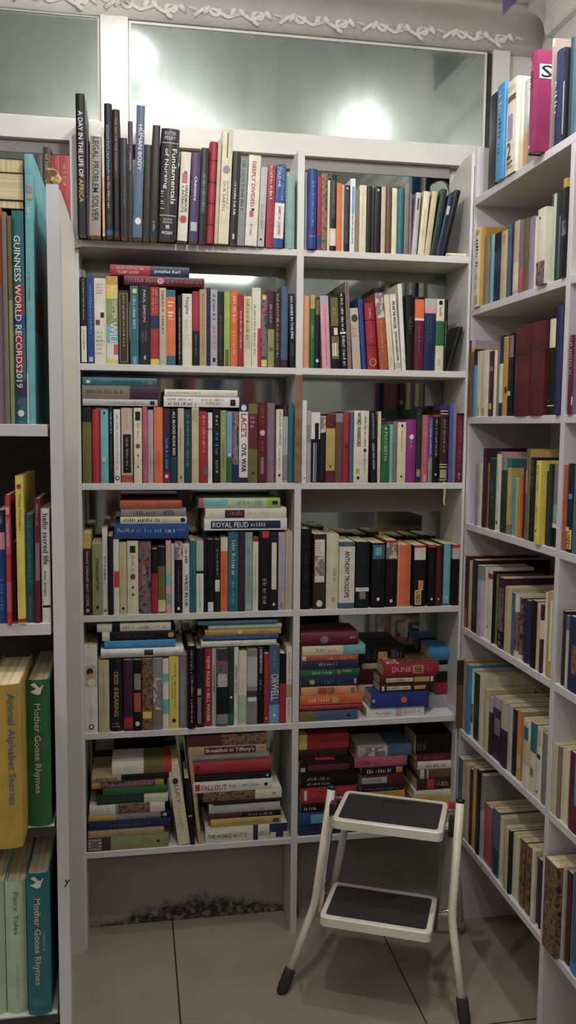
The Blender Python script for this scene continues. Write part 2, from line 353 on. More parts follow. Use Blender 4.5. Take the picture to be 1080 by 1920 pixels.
# ------------------------------------------------------------------ lamps
EMIT, nt, bs = new_mat('lit lamp glass')
bs.inputs['Emission Color'].default_value = (1, .98, .94, 1); bs.inputs['Emission Strength'].default_value = 22
CHROME = paint('chrome', 'c8c8c8', .12, .05, 5, metal=1)
LL = ['bright ceiling lamp seen mirrored beside the white post', 'bright ceiling lamp seen mirrored low in the long hazy mirror', 'added unseen fill lamp above the viewer', 'added unseen fill lamp at the far left of the room', 'added unseen main lamp over the aisle in front of the bookcase']
for (x, y, z, pw, c), lab in zip(LAMPS, LL):
    r = tag(empty('ceiling_lamp', (x, y, 2.575)), lab, 'lamp')
    m = MB(); m.tube([(0, 0, 0), (0, 0, -.012), (0, 0, -.045), (0, 0, -.05)], [.036, .036, .032, .028], 20); m.build('housing', PLASTER, r, True)
    m = MB(); pts = []; rs = []
    for k in range(7):
        t = k/6*math.pi/2; pts.append((0, 0, -.05-.028*math.sin(t))); rs.append(max(.001, .020*math.cos(t)))
    m.tube(pts, rs, 20); b = m.build('bulb', EMIT, r, True)
    near = y > 1.5
    ld = bpy.data.lights.new('lamp_light', 'AREA' if near else 'POINT'); ld.energy = pw; ld.color = c[:3]      # downlights near the wall, added bare bulbs further back
    if near: ld.shape = 'DISK'; ld.size = .075
    else: ld.shadow_soft_size = .03
    lo = bpy.data.objects.new('lamp_light', ld); lo.parent = r; lo.location = (0, 0, -.082 if near else -.115); COL.objects.link(lo)
EMIT2, nt, bs = new_mat('lit diffuser'); bs.inputs['Emission Color'].default_value = (.95, 1, .95, 1); bs.inputs['Emission Strength'].default_value = 4
r = tag(empty('ceiling_light', (.62, -1.75, 2.575)), 'square ceiling light panel behind the viewer, seen mirrored on the second shelf', 'lamp')
m = MB(); m.box((-.31, -.31, -.03), (.31, -.29, 0)); m.box((-.31, .29, -.03), (.31, .31, 0)); m.box((-.31, -.29, -.03), (-.29, .29, 0)); m.box((.29, -.29, -.03), (.31, .29, 0)); m.build('frame', GREYP, r)
m = MB(); m.box((-.29, -.29, -.018), (.29, .29, -.012)); m.build('diffuser', EMIT2, r)
ld = bpy.data.lights.new('panel_light', 'AREA'); ld.shape = 'SQUARE'; ld.size = .56; ld.energy = PANEL_W; ld.color = (.97, 1, .96)
lo = bpy.data.objects.new('panel_light', ld); lo.parent = r; lo.location = (0, 0, -.02); COL.objects.link(lo)
# ------------------------------------------------------------------ hanging tip at the ceiling, paper lump
r = tag(empty('pennant', (.957, 2.2, 2.503)), 'dark violet pointed pennant tip hanging at the top above the side bookcase', 'pennant')
m = MB(); m.add([(-.027, 0, .066), (.075, .01, .066), (-.023, .004, -.04), (-.027, .004, .066), (.075, .014, .066), (-.023, .007, -.04)], [(0, 2, 1), (3, 4, 5), (0, 1, 4, 3), (1, 2, 5, 4), (2, 0, 3, 5)])
m.build('cloth', paint('violet cloth', '46406e', .7, .15, 12), r)
m = MB(); m.tube([(-.035, .003, .068), (.085, .011, .068)], .004, 8); m.build('hanging_rod', GREYP, r)
rn = random.Random(3); m = MB()
V = []; F = []
for i in range(7):
    for j in range(12):
        t = i/6*math.pi; a = j/12*2*math.pi; q = 1+rn.uniform(-.5, .35)
        V.append((.012*q*math.sin(t)*math.cos(a), .016*q*math.sin(t)*math.sin(a), .013-.013*q*math.cos(t)))
for i in range(6):
    for j in range(12): F.append((i*12+j, i*12+(j+1) % 12, (i+1)*12+(j+1) % 12, (i+1)*12+j))
o = new_obj('crumpled_paper', V, F, [paint('tan paper', 'a88a5e', .8, .4, 60)]); o.location = (-.1215, 1.45, 1.786)
tag(o, 'small tan crumpled paper lump on the near left bookcase panel corner', 'paper')
# ------------------------------------------------------------------ step ladder
CREAM = paint('cream enamel', 'ebe4d2', .3, .08, 15); RUB = paint('black rubber', '1c1c1d', .75, .2, 200, bump=.3); PLAS = paint('black plastic', '151516', .45, .1, 20)
REDP = paint('red plastic', 'a5202c', .4, .1, 20)
sl = tag(empty('step_ladder', (.60, 2.0, 0)), 'cream folding step ladder with two black treads standing before the right bay', 'step ladder')
ANG = math.radians(-25); UX = Vector((math.cos(ANG), math.sin(ANG), 0)); UY = Vector((-UX.y, UX.x, 0))
def rounded(w, d, r, n=5):
    out = []
    for cx, cy, a0 in ((w/2-r, -d/2+r, -90), (w/2-r, d/2-r, 0), (-w/2+r, d/2-r, 90), (-w/2+r, -d/2+r, 180)):
        for k in range(n+1):
            a = math.radians(a0+90*k/n); out.append((cx+r*math.cos(a), cy+r*math.sin(a)))
    return out
def step(c, w, d):
    c = Vector(c)
    def tr(p, z): q = c + UX*p[0] + UY*p[1]; return (q.x, q.y, c.z+z)
    O = rounded(w, d, .016); I = rounded(w-.026, d-.026, .008); n = len(O)
    loops = [(O, -.024), (O, -.003), (rounded(w-.006, d-.006, .014), 0), (I, 0), (I, -.004), (I, -.022)]
    m = MB(); V = []; F = []
    for L, z in loops: V += [tr(p, z) for p in L]
    for i in range(len(loops)-1):
        for k in range(n): F.append((i*n+k, i*n+(k+1) % n, (i+1)*n+(k+1) % n, (i+1)*n+k))
    for k in range(n): F.append((5*n+k, 5*n+(k+1) % n, (k+1) % n, k))
    m.add(V, F); tray = part(m.build('tread_frame', CREAM), sl)
    J = rounded(w-.027, d-.027, .008); m = MB()
    m.add([tr(p, -.010) for p in J] + [tr(p, -.0025) for p in J], [tuple(range(n))[::-1], tuple(range(n, 2*n))] + [(k, (k+1) % n, n+(k+1) % n, n+k) for k in range(n)])
    for q in range(9):                                   # fine anti-slip ribs
        x = -w/2+.03 + q*(w-.06)/8
        a = [tr((x-.001, -d/2+.022), 0), tr((x+.001, -d/2+.022), 0), tr((x+.001, d/2-.04), 0), tr((x-.001, d/2-.04), 0)]
        a = [(p[0], p[1], c.z-.0026) for p in a] + [(p[0], p[1], c.z-.0018) for p in a]
        m.add(a, [(4, 5, 6, 7), (0, 1, 5, 4), (1, 2, 6, 5), (2, 3, 7, 6), (3, 0, 4, 7)])
    mat = part(m.build('tread_mat', RUB), sl)
    H = [(x, y+d/2-.033) for x, y in rounded(.07, .017, .006)]; m = MB(); nn = len(H)
    m.add([tr(p, -.0026) for p in H] + [tr(p, -.0012) for p in H], [tuple(range(nn, 2*nn))] + [(k, (k+1) % nn, nn+(k+1) % nn, nn+k) for k in range(nn)])
    part(m.build('grip_slot', PLAS), sl)
T1 = (.637, 2.05, .452); T2 = (.592, 1.985, .238)
step(T1, .272, .182); step(T2, .270, .172)
def V3(*a): return Vector(a)
LT, LB_, LF = V3(.497, 2.12, .489), V3(.449, 2.085, .198), V3(.355, 2.036, .0)
RT, RB_, RF = V3(.790, 1.975, .497), V3(.759, 1.93, .222), V3(.768, 1.846, .0)
def leg(top, bend, foot, name='front_leg'):
    m = MB(); d = (foot-bend).normalized(); stop = foot - d*.036
    m.tube(smooth_path([top, bend, stop]), .0105, 14); o = part(m.build(name, CREAM, None, True), sl)
    m = MB(); b = foot + V3(0, 0, .0); m.tube([foot-d*.062, foot-d*.058, foot-d*.02, V3(foot.x, foot.y, .003)+V3(0, 0, 0), V3(foot.x, foot.y, .0)], [.0125, .0145, .0150, .0125, .009], 14)
    f = m.build('rubber_foot', RUB, None, True); f.parent = o
    m = MB(); u = (top-bend).normalized(); m.tube([top-u*.002, top+u*.005, top+u*.008], [.0108, .0112, .006], 14); f = m.build('end_cap', PLAS, None, True); f.parent = o
leg(LT, LB_, LF); leg(RT, RB_, RF)
# rear frame: two legs and a floor bar
RLt = Vector(T1)-UX*.118+UY*.06-V3(0, 0, .02); RRt = Vector(T1)+UX*.150+UY*.05-V3(0, 0, .02)
RLf, RRf = V3(.545, 2.352, 0), V3(.905, 2.226, 0)
for t, f0 in ((RLt, RLf), (RRt, RRf)):
    m = MB(); d = (f0-t).normalized(); m.tube([t, f0-d*.03], .010, 12); o = part(m.build('rear_leg', CREAM, None, True), sl)
    m = MB(); m.tube([f0-d*.05, f0-d*.02, V3(f0.x, f0.y, .002), V3(f0.x, f0.y, 0)], [.0125, .0145, .012, .009], 12); g = m.build('rubber_foot', GREYP, None, True); g.parent = o
m = MB(); m.tube([RLf+(RLt-RLf)*.14, RRf+(RRt-RRf)*.14], .007, 10); part(m.build('cross_bar', CREAM, None, True), sl)
# chrome folding links, rods, black brackets, red clip
def flat_bar(a, b, w, t, name, mat):
    d = (b-a).normalized(); n = UX; s = d.cross(n).normalized()
    V = [p+n*(t/2)*i+s*(w/2)*j for p in (a, b) for i, j in ((-1, -1), (1, -1), (1, 1), (-1, 1))]
    m = MB(); m.add(V, [(3, 2, 1, 0), (4, 5, 6, 7), (0, 1, 5, 4), (1, 2, 6, 5), (2, 3, 7, 6), (3, 0, 4, 7)]); return part(m.build(name, mat), sl)
for sgn in (-1, 1):
    a = Vector(T1)+UX*.142*sgn-UY*.045-V3(0, 0, .012); b = Vector(T2)+UX*.141*sgn-UY*.045-V3(0, 0, .012)
    flat_bar(a, b, .013, .007, 'folding_link', CHROME)
for a, b in ((LT-V3(0, 0, .022), Vector(T1)-UX*.132+UY*.06-V3(0, 0, .008)), (RT-V3(.002, 0, .03), Vector(T1)+UX*.132+UY*.06-V3(0, 0, .01)), (LB_+V3(.004, .002, .03), Vector(T2)-UX*.13+UY*.05-V3(0, 0, .012)), (RB_+V3(0, 0, .02), Vector(T2)+UX*.13+UY*.03-V3(0, 0, .012))):
    m = MB(); m.tube([a, b], .004, 10); part(m.build('rod', CHROME, None, True), sl)
def ubox(c, sx, sy, sz, name, mat):
    c = Vector(c); V = [c+UX*i*sx/2+UY*j*sy/2+V3(0, 0, k*sz/2) for k in (-1, 1) for i, j in ((-1, -1), (1, -1), (1, 1), (-1, 1))]
    m = MB(); m.add(V, [(3, 2, 1, 0), (4, 5, 6, 7), (0, 1, 5, 4), (1, 2, 6, 5), (2, 3, 7, 6), (3, 0, 4, 7)]); return part(m.build(name, mat), sl)
ubox(Vector(T1)+UX*.151-UY*.0-V3(0, 0, .022), .014, .028, .046, 'hinge_bracket', PLAS)
ubox(Vector(T1)-UX*.147-UY*.02-V3(0, 0, .006), .014, .024, .034, 'hinge_bracket', PLAS)
o = ubox(Vector(T1)+UX*.152+UY*.045+V3(0, 0, .012), .026, .016, .014, 'locking_clip', REDP); o['label'] = 'red locking clip'
# ------------------------------------------------------------------ books
PHRASES=['bottom shelf, left bay', 'bottom shelf, right bay', 'fifth level, column nearest the viewer', 'fifth level, side bookcase', 'fifth shelf, left bay', 'fifth shelf, right bay', 'fourth level, column nearest the viewer', 'fourth level, side bookcase', 'fourth shelf, left bay', 'fourth shelf, right bay', 'lowest level, column nearest the viewer', 'lowest level, side bookcase', 'lowest shelf, near left bookcase', 'second level, side bookcase', 'second shelf, left bay', 'second shelf, near left bookcase', 'second shelf, right bay', 'sixth level, column nearest the viewer', 'sixth level, side bookcase', 'third level, column nearest the viewer', 'third level, side bookcase', 'third shelf, left bay', 'third shelf, near left bookcase', 'third shelf, right bay', 'top of the near left bookcase', 'top of the side bookcase', 'top shelf, left bay', 'top shelf, past the left divider', 'top shelf, right bay']
GROUPS=['books in the nearest column of the side bookcase', 'books lying on the fifth shelf, left bay', 'books lying on the fourth shelf, left bay', 'books lying on the second shelf, left bay', 'books lying on the third shelf, left bay', 'books lying on the top shelf, right bay', 'books on the bottom shelf, left bay', 'books on the fifth level of the side bookcase', 'books on the fourth level of the side bookcase', 'books on the lowest level of the side bookcase', 'books on the lowest shelf of the near left bookcase', 'books on the second level of the side bookcase', 'books on the second shelf of the near left bookcase', 'books on the sixth level of the side bookcase', 'books on the third level of the side bookcase', 'books on the third shelf of the near left bookcase', 'books on the top shelf past the left divider', 'books on the upper shelf of the near left bookcase', 'books on top of the side bookcase', 'books piled on the bottom shelf, right bay', 'books piled on the fifth shelf, right bay', 'books standing on the fifth shelf, left bay', 'books standing on the fourth shelf, left bay', 'books standing on the fourth shelf, right bay', 'books standing on the second shelf, left bay', 'books standing on the second shelf, right bay', 'books standing on the third shelf, left bay', 'books standing on the third shelf, right bay', 'books standing on the top shelf, left bay', 'books standing on the top shelf, right bay']
BOOKS=[
(1,'dark grey book with worn spine',27,16,'B',0,-0.2279,2.2986,1.878,0.0243,0.1994,0.1266,0.0,'charcoal',{}),
(1,'brown book with gold script lettering',27,16,'B',0,-0.2058,2.3012,1.878,0.0186,0.2199,0.1379,0.0,'dkbrown',{'D': [('m',0.08,0.75,'sand',0.3,0.7)]}),
(1,'plain red book beside the brown one',27,16,'B',0,-0.1853,2.3003,1.878,0.021,0.2006,0.1317,0.0,'red',{}),
(1,'red book touching the white divider',27,16,'B',0,-0.1622,2.2965,1.878,0.0233,0.2008,0.1347,0.0,'scarlet',{'D': [('m',0.106,0.377,'pink',0.3,0.6)]}),
(1,'tallest black book,a day in the life of africa',26,28,'B',0,-0.12,2.2366,1.878,0.0219,0.3301,0.215,-0.0036,'black',{'H': 1,'D': [('t',0.123,0.59,'white',0.25,0.75,'A DAY IN THE LIFE OF'),('t',0.605,0.77,'gold',0.25,0.75,'AFRICA')]}),
(0,'',26,28,'B',0,-0.1053,2.2405,1.878,0.005,0.2355,0.215,0.0,'plum',{}),
(1,'grey mauve law book with heavy black lettering',26,28,'B',0,-0.0871,2.241,1.878,0.0271,0.2403,0.215,0.0179,'putty',{'D': [('b',0.0,0.025,'white',0,1),('t',0.035,0.859,'ink',0.25,0.8,'LEGAL PROBLEM SOLVER')]}),
(0,'',26,28,'B',0,-0.068,2.2413,1.878,0.0055,0.2555,0.215,0.0,'cream',{'D': [('b',0.452,0.982,'peach',0,1)]}),
(1,'tall navy book on ocean exploration',26,28,'B',0,-0.0552,2.2407,1.878,0.0186,0.3131,0.215,0.0005,'ink',{'H': 1,'D': [('b',0.84,0.912,'dgreen',0.2,0.8),('b',0.952,0.992,'blue',0,1),('t',0.16,0.496,'sky',0.25,0.6,'OCEAN EXPLORATION'),('m',0.504,0.792,'silver',0.35,0.65)]}),
(1,'tall brownish black book on vatican art',26,28,'B',0,-0.0363,2.2424,1.878,0.0177,0.3011,0.215,0.0,'dkbrown',{'H': 1,'D': [('b',0.529,0.962,'black',0,1),('t',0.062,0.479,'taupe',0.3,0.6,'THE ART OF THE VATICAN')]}),
(1,'short black book between two tall dark ones',26,28,'B',0,-0.0182,2.2403,1.878,0.0171,0.2346,0.215,0.0,'black',{'D': [('m',0.2,0.4,'steel',0.4,0.6),('m',0.5,0.7,'steel',0.4,0.6)]}),
(1,'dark plum book with white spot lettering',26,28,'B',0,-0.0027,2.2417,1.878,0.0115,0.275,0.215,0.0041,'plum',{'D': [('b',0.422,0.971,'ink',0,1),('m',0.275,0.422,'white',0.4,0.6)]}),
(1,'steel blue human body book with white lettering',26,28,'B',0,0.0186,2.2407,1.878,0.0205,0.3134,0.215,0.0331,'steel',{'D': [('e',0.876,0.5,0.36,'white'),('t',0.145,0.49,'white',0.3,0.75,'HUMAN BODY'),('t',0.177,0.241,'white',0.78,0.95,'The')]}),
(1,'plain black book right of the human body book',26,28,'B',0,0.0377,2.2449,1.878,0.0172,0.2236,0.215,0.0268,'black',{}),
(1,'taller black book left of the nursing textbook',26,28,'B',0,0.0573,2.2435,1.878,0.0182,0.2706,0.215,0.0319,'black',{'D': [('m',0.847,0.941,'silver',0.35,0.6)]}),
(1,'thick navy nursing textbook with gold title',26,28,'B',0,0.091,2.2472,1.878,0.0448,0.2656,0.2128,0.0389,'ink',{'H': 1,'D': [('b',0.125,0.132,'silver',0.05,0.95),('b',0.781,0.789,'silver',0.05,0.95),('b',0.873,0.904,'silver',0.4,0.6),('t',0.182,0.681,'cream',0.62,0.88,'Fundamentals'),('t',0.182,0.547,'cream',0.18,0.44,'of Nursing'),('h',0.029,0.063,'silver',0.2,0.8,'POTTER'),('h',0.071,0.102,'silver',0.2,0.8,'PERRY'),('h',0.812,0.831,'silver',0.25,0.75,'SECOND'),('h',0.839,0.858,'silver',0.25,0.75,'EDITION'),('h',0.931,0.96,'white',0.2,0.8,'MOSBY'),('m',0.566,0.758,'tan',0.08,0.3)]}),
(1,'cream handbook with small flag and red dot',26,28,'B',0,0.1292,2.2584,1.878,0.0242,0.2158,0.2016,0.0507,'ivory',{'D': [('b',0.215,0.275,'blue',0.35,0.7),('b',0.239,0.351,'rose',0.2,0.75),('e',0.757,0.5,0.35,'scarlet'),('t',0.37,0.681,'ink',0.2,0.48,"A PATRIOT'S"),('t',0.37,0.681,'ink',0.55,0.85,'HANDBOOK')]}),
(1,'deep purple chemistry book with grey sticker',26,28,'B',0,0.1559,2.2618,1.878,0.0223,0.2169,0.1982,0.0423,'purple',{'D': [('t',0.267,0.541,'white',0.3,0.7,'Chemistry')],'S': [(0.78,0.882,'silver',0.15,0.85,'')]}),
(1,'black book with green title panel',26,28,'B',0,0.1785,2.2658,1.878,0.0181,0.2312,0.1942,0.0389,'black',{'D': [('b',0.258,0.695,'dgreen',0.15,0.85),('m',0.28,0.684,'sage',0.35,0.65)]}),
(1,'crimson book with dark ribs across its spine',26,28,'B',0,0.1991,2.2693,1.878,0.0194,0.2491,0.1907,0.0461,'crimson',{'H': 1,'D': [('b',0.177,0.194,'maroon',0,1),('b',0.39,0.407,'maroon',0,1),('b',0.599,0.616,'maroon',0,1),('b',0.808,0.825,'maroon',0,1)]}),
(1,'thin pinkish cream book behind the crimson one',26,28,'B',0,0.2146,2.2702,1.878,0.0087,0.2544,0.1898,0.0404,'beige',{}),
(1,'tall cream book about our earth with round emblem',26,28,'B',0,0.2345,2.2722,1.878,0.0264,0.2816,0.1878,0.0451,'cream',{'D': [('b',0.031,0.248,'charcoal',0.45,0.55),('e',0.35,0.5,0.34,'grey'),('t',0.448,0.707,'taupe',0.25,0.5,'OUR EARTH'),('t',0.448,0.689,'taupe',0.6,0.78,'Understanding of')]}),
(1,'black book with white lettering beside cream earth book',26,28,'B',0,0.2592,2.277,1.878,0.0184,0.2309,0.183,0.0479,'black',{'D': [('b',0.882,0.939,'silver',0.35,0.65),('m',0.325,0.7,'white',0.3,0.65)]}),
(1,'grey book with faint dark lettering',26,28,'B',0,0.2788,2.2815,1.878,0.0185,0.2162,0.1785,0.0458,'grey',{'D': [('m',0.024,0.597,'charcoal',0.25,0.65)]}),
(1,'white book with red title deeply divided',26,28,'B',0,0.3054,2.2805,1.878,0.0306,0.2254,0.1795,0.0476,'ivory',{'D': [('b',0.585,0.613,'ink',0.4,0.65),('b',0.613,0.684,'rose',0.25,0.6),('t',0.07,0.567,'red',0.3,0.62,'DEEPLY DIVIDED'),('m',0.761,0.901,'grey',0.35,0.6)]}),
(1,'pale grey book right of the deeply divided book',26,28,'B',0,0.3307,2.2821,1.878,0.017,0.1985,0.1779,0.043,'silver',{'D': [('b',0.899,0.926,'ink',0.3,0.6),('m',0.467,0.787,'grey',0.3,0.6)]}),
(1,'red book with white lettering on the upper spine',26,28,'B',0,0.3526,2.2885,1.878,0.0194,0.2068,0.1715,0.0297,'crimson',{'D': [('m',0.013,0.424,'white',0.3,0.65),('m',0.476,0.836,'rose',0.35,0.6)]}),
(1,'blue book with white lower panel and red lettering',26,28,'B',0,0.3764,2.2895,1.878,0.0246,0.2101,0.1705,0.0387,'blue',{'D': [('b',0.464,0.888,'white',0,1),('t',0.02,0.439,'sky',0.55,0.8,'LIES MY TEACHER'),('t',0.033,0.274,'white',0.2,0.48,'TOLD ME'),('t',0.502,0.845,'crimson',0.3,0.65,'JAMES W. LOEWEN')]}),
(1,'pale aqua book against the middle divider',26,28,'B',0,0.4048,2.2932,1.878,0.0248,0.1845,0.1668,0.0,'aquagrey',{'H': 1}),
(0,'',28,29,'B',0,0.4479,2.3021,1.878,0.005,0.1974,0.1337,0.0,'silver',{}),
(1,'tall royal blue book with white lettering',28,29,'B',0,0.4618,2.283,1.878,0.0225,0.2026,0.132,0.0083,'royal',{'H': 1,'D': [('b',0.833,0.844,'sky',0.1,0.9),('m',0.159,0.734,'sky',0.4,0.62)]}),
(0,'',28,29,'B',0,0.4835,2.3016,1.878,0.0109,0.188,0.1278,0.0,'crimson',{'D': [('b',0.794,0.95,'blue',0,1)]}),
(1,'mottled brown book right of the red one',28,29,'B',0,0.4968,2.3006,1.878,0.0143,0.1975,0.1315,0.0,'artb',{}),
(0,'',28,29,'B',0,0.5086,2.3027,1.878,0.0062,0.1808,0.1292,0.0,'cream',{}),
(1,'black book with green panel and white foot',28,29,'B',0,0.5203,2.2998,1.878,0.0159,0.1964,0.1348,0.0,'black',{'D': [('b',0.088,0.572,'dgreen',0.2,0.8),('b',0.704,0.928,'ivory',0,1),('m',0.092,0.554,'sage',0.35,0.6)]}),
(0,'',28,29,'B',0,0.5351,2.2965,1.878,0.0126,0.1739,0.12,0.0,'orange',{'D': [('m',0.078,0.522,'peach',0.4,0.6)]}),
(0,'',28,29,'B',0,0.5464,2.3012,1.878,0.0067,0.1721,0.1238,0.0,'beige',{}),
(0,'',28,29,'B',0,0.5582,2.3026,1.878,0.0144,0.1714,0.1111,0.0,'black',{'D': [('b',0.101,0.872,'charcoal',0.25,0.75),('e',0.048,0.5,0.2,'silver')]}),
(1,'white and pale blue book with dark lettering',28,29,'B',0,0.5727,2.2991,1.878,0.0133,0.1879,0.1291,0.0,'white',{'D': [('b',0.109,0.472,'sky',0.3,0.8),('m',0.484,0.908,'ink',0.35,0.65)]}),
(0,'',28,29,'B',0,0.585,2.2962,1.878,0.0101,0.1585,0.1056,0.0,'taupe',{}),
(1,'wide cream book left of three black ones',28,29,'B',0,0.5999,2.2973,1.878,0.0184,0.1723,0.1088,0.0,'cream',{'D': [('m',0.101,0.63,'sand',0.4,0.6)]}),
(0,'',28,29,'B',0,0.6176,2.2965,1.878,0.0126,0.1703,0.1187,0.0,'black',{}),
(0,'',28,29,'B',0,0.6284,2.297,1.878,0.0078,0.1656,0.1068,0.0,'ink',{}),
(1,'rightmost of three black books in the middle',28,29,'B',0,0.6411,2.2991,1.878,0.0156,0.1723,0.1218,0.0,'black',{'D': [('e',0.058,0.5,0.2,'silver')]}),
(0,'',28,29,'B',0,0.6557,2.2966,1.878,0.0112,0.1716,0.1141,0.0,'beige',{}),
(1,'plain brown book',28,29,'B',0,0.6712,2.3004,1.878,0.0156,0.1711,0.1212,0.0,'brown',{'H': 1}),
(0,'',28,29,'B',0,0.6879,2.3026,1.878,0.0134,0.1712,0.121,0.0,'cream',{}),
(1,'teal book',28,29,'B',0,0.7046,2.2982,1.878,0.0183,0.1701,0.1125,0.003,'teal',{'H': 1}),
(0,'',28,29,'B',0,0.7209,2.2989,1.878,0.0123,0.1849,0.131,0.0,'taupe',{}),
(0,'',28,29,'B',0,0.7329,2.3037,1.878,0.0059,0.1594,0.1012,0.0006,'mauve',{}),
(0,'',28,29,'B',0,0.7476,2.2974,1.878,0.0128,0.1619,0.1042,0.0604,'silver',{'D': [('b',0.091,0.277,'charcoal',0.35,0.65)],'S': [(0.882,0.967,'blue',0.0,1,'')]}),
(1,'left one of two tilted cream paperbacks',28,29,'B',0,0.7685,2.2979,1.878,0.0168,0.1662,0.1111,0.0783,'cream',{'D': [('m',0.287,0.733,'sand',0.4,0.6)]}),
(1,'right one of two tilted cream paperbacks',28,29,'B',0,0.7894,2.3007,1.878,0.0148,0.1687,0.1091,0.1145,'sand',{}),
(1,'dark green book leaning to the side',28,29,'B',0,0.8095,2.296,1.878,0.0157,0.1751,0.1159,0.1568,'dgreen',{}),
(0,'',28,29,'B',0,0.8274,2.299,1.878,0.0128,0.1619,0.1096,0.203,'navy',{'D': [('b',0.176,0.322,'silver',0.2,0.8)]}),
(1,'glossy black book leaning furthest over',28,29,'B',0,0.8453,2.3036,1.878,0.0148,0.1788,0.1232,0.2179,'black',{}),
(0,'',28,5,'B',1,0.8965,2.3171,1.885,0.0126,0.0608,0.11,0.0014,'cream',{'D': [('m',0.1,0.9,'taupe',0.4,0.6)]}),
(1,'black book with white curved foot at the left end',14,24,'B',0,-0.122,2.3014,1.572,0.0162,0.2147,0.1343,0.0,'black',{'D': [('b',0.566,0.985,'ivory',0.1,0.9),('m',0.025,0.492,'silver',0.4,0.6),('m',0.603,0.862,'ink',0.4,0.6)]}),
(1,'blue book with pale lettering beside the left end',14,24,'B',0,-0.1049,2.3032,1.572,0.0168,0.2183,0.1524,0.0,'royal',{'D': [('b',0.922,0.978,'silver',0.2,0.8),('m',0.085,0.667,'sky',0.35,0.65)]}),
(1,'cream book with red title and small dark figures',14,24,'B',0,-0.0805,2.303,1.572,0.0301,0.2139,0.1497,0.0,'ivory',{'D': [('b',0.397,0.459,'ink',0.5,0.8),('b',0.484,0.546,'brown',0.1,0.45),('n',0.062,0.198,'rose',0.15,0.9,4),('n',0.62,0.905,'taupe',0.15,0.8,6)]}),
(1,'yellow green picture book with big white lettering',14,24,'B',0,-0.0508,2.2991,1.572,0.0281,0.2197,0.145,0.0,'yellow',{'D': [('b',0.0,0.097,'mustard',0,1),('b',0.254,0.568,'sage',0,1),('b',0.568,0.834,'aqua',0,1),('b',0.761,0.955,'ivory',0,1),('b',0.773,0.894,'rose',0.6,1),('t',0.121,0.483,'white',0.55,0.9,'WILD SUMMER'),('t',0.52,0.785,'white',0.25,0.9,'WILL')]}),
(1,'dark brown book with thin gold frame',14,24,'B',0,-0.0225,2.2968,1.572,0.0255,0.1851,0.1265,0.0,'dkbrown',{'D': [('f',0.04,0.97,'tan',0.12,0.88),('m',0.066,0.771,'sand',0.42,0.6)]}),
(1,'blue book with a yellow spot near its top',14,24,'B',0,0.0044,2.2965,1.572,0.0208,0.1976,0.1239,0.0,'teal',{'D': [('b',0.04,0.094,'yellow',0.3,0.8),('b',0.898,0.993,'sky',0.3,0.75),('m',0.135,0.553,'white',0.35,0.65)]}),
(1,'black book with spaced silver capital lettering',14,24,'B',0,0.0304,2.2977,1.572,0.0268,0.1998,0.1271,0.0,'ink',{'D': [('b',0.888,0.936,'silver',0.4,0.6),('t',0.059,0.46,'silver',0.35,0.6,'PAUL SIMON'),('t',0.567,0.714,'taupe',0.5,0.68,'PETER'),('t',0.567,0.727,'taupe',0.22,0.4,'CARLIN')]}),
(1,'red book with navy band and yellow foot',14,24,'B',0,0.0559,2.2987,1.572,0.0221,0.1972,0.1233,0.0,'crimson',{'D': [('b',0.367,0.535,'navy',0,1),('b',0.924,1.0,'yellow',0,1),('m',0.027,0.34,'gold',0.2,0.45),('m',0.027,0.34,'gold',0.55,0.8),('m',0.571,0.91,'rose',0.35,0.6)]}),
(1,'beige book with spaced grey lettering',14,24,'B',0,0.0763,2.296,1.572,0.0167,0.1949,0.1238,0.0,'beige',{'D': [('b',0.894,0.963,'silver',0.2,0.8),('t',0.041,0.605,'charcoal',0.35,0.65,'NIKKI R. HALEY')]}),
(1,'orange book with blue ends',14,24,'B',0,0.0968,2.2968,1.572,0.0233,0.1904,0.125,0.0,'teal',{'D': [('b',0.093,0.875,'orange',0,1),('m',0.155,0.466,'cream',0.2,0.8),('m',0.508,0.79,'peach',0.4,0.6)]}),
(0,'',14,24,'B',0,0.1195,2.2962,1.572,0.0103,0.1778,0.1258,0.0,'black',{'D': [('m',0.197,0.923,'cream',0.3,0.6)]}),
(1,'cream book with small blue title',14,24,'B',0,0.1386,2.3009,1.572,0.0251,0.1829,0.1161,0.0,'ivory',{'D': [('t',0.05,0.286,'blue',0.25,0.7,'Forgive'),('m',0.36,0.656,'beige',0.3,0.6)]}),
(1,'red over black two-tone book',14,24,'B',0,0.1608,2.298,1.572,0.0175,0.1891,0.1238,0.0,'crimson',{'D': [('b',0.528,1.0,'black',0,1),('m',0.094,0.494,'rose',0.4,0.6),('m',0.58,0.894,'grey',0.4,0.6)]}),
(1,'tan mauve book right of the red over black one',14,24,'B',0,0.1795,2.2989,1.572,0.0176,0.1948,0.1231,0.0,'tan',{'D': [('m',0.061,0.867,'mauve',0.3,0.65)]}),
(0,'',14,24,'B',0,0.1936,2.3028,1.572,0.0088,0.2001,0.144,0.0,'navy',{}),
(1,'lavender book with dark and red lettering',14,24,'B',0,0.2079,2.2997,1.572,0.0182,0.1959,0.1309,0.0,'lav',{'D': [('b',0.892,0.947,'ink',0.3,0.7),('m',0.061,0.421,'navy',0.3,0.7),('m',0.476,0.809,'rose',0.3,0.7)]}),
(1,'black book left of the lime one',14,24,'B',0,0.2255,2.2967,1.572,0.0155,0.1907,0.1202,0.0,'ink',{'D': [('m',0.319,0.916,'taupe',0.35,0.6)]}),
(1,'lime green book',14,24,'B',0,0.2418,2.2987,1.572,0.0155,0.1916,0.1238,0.0,'lime',{'D': [('b',0.772,0.999,'olive',0.2,0.8),('m',0.048,0.545,'yellow',0.3,0.6)]}),
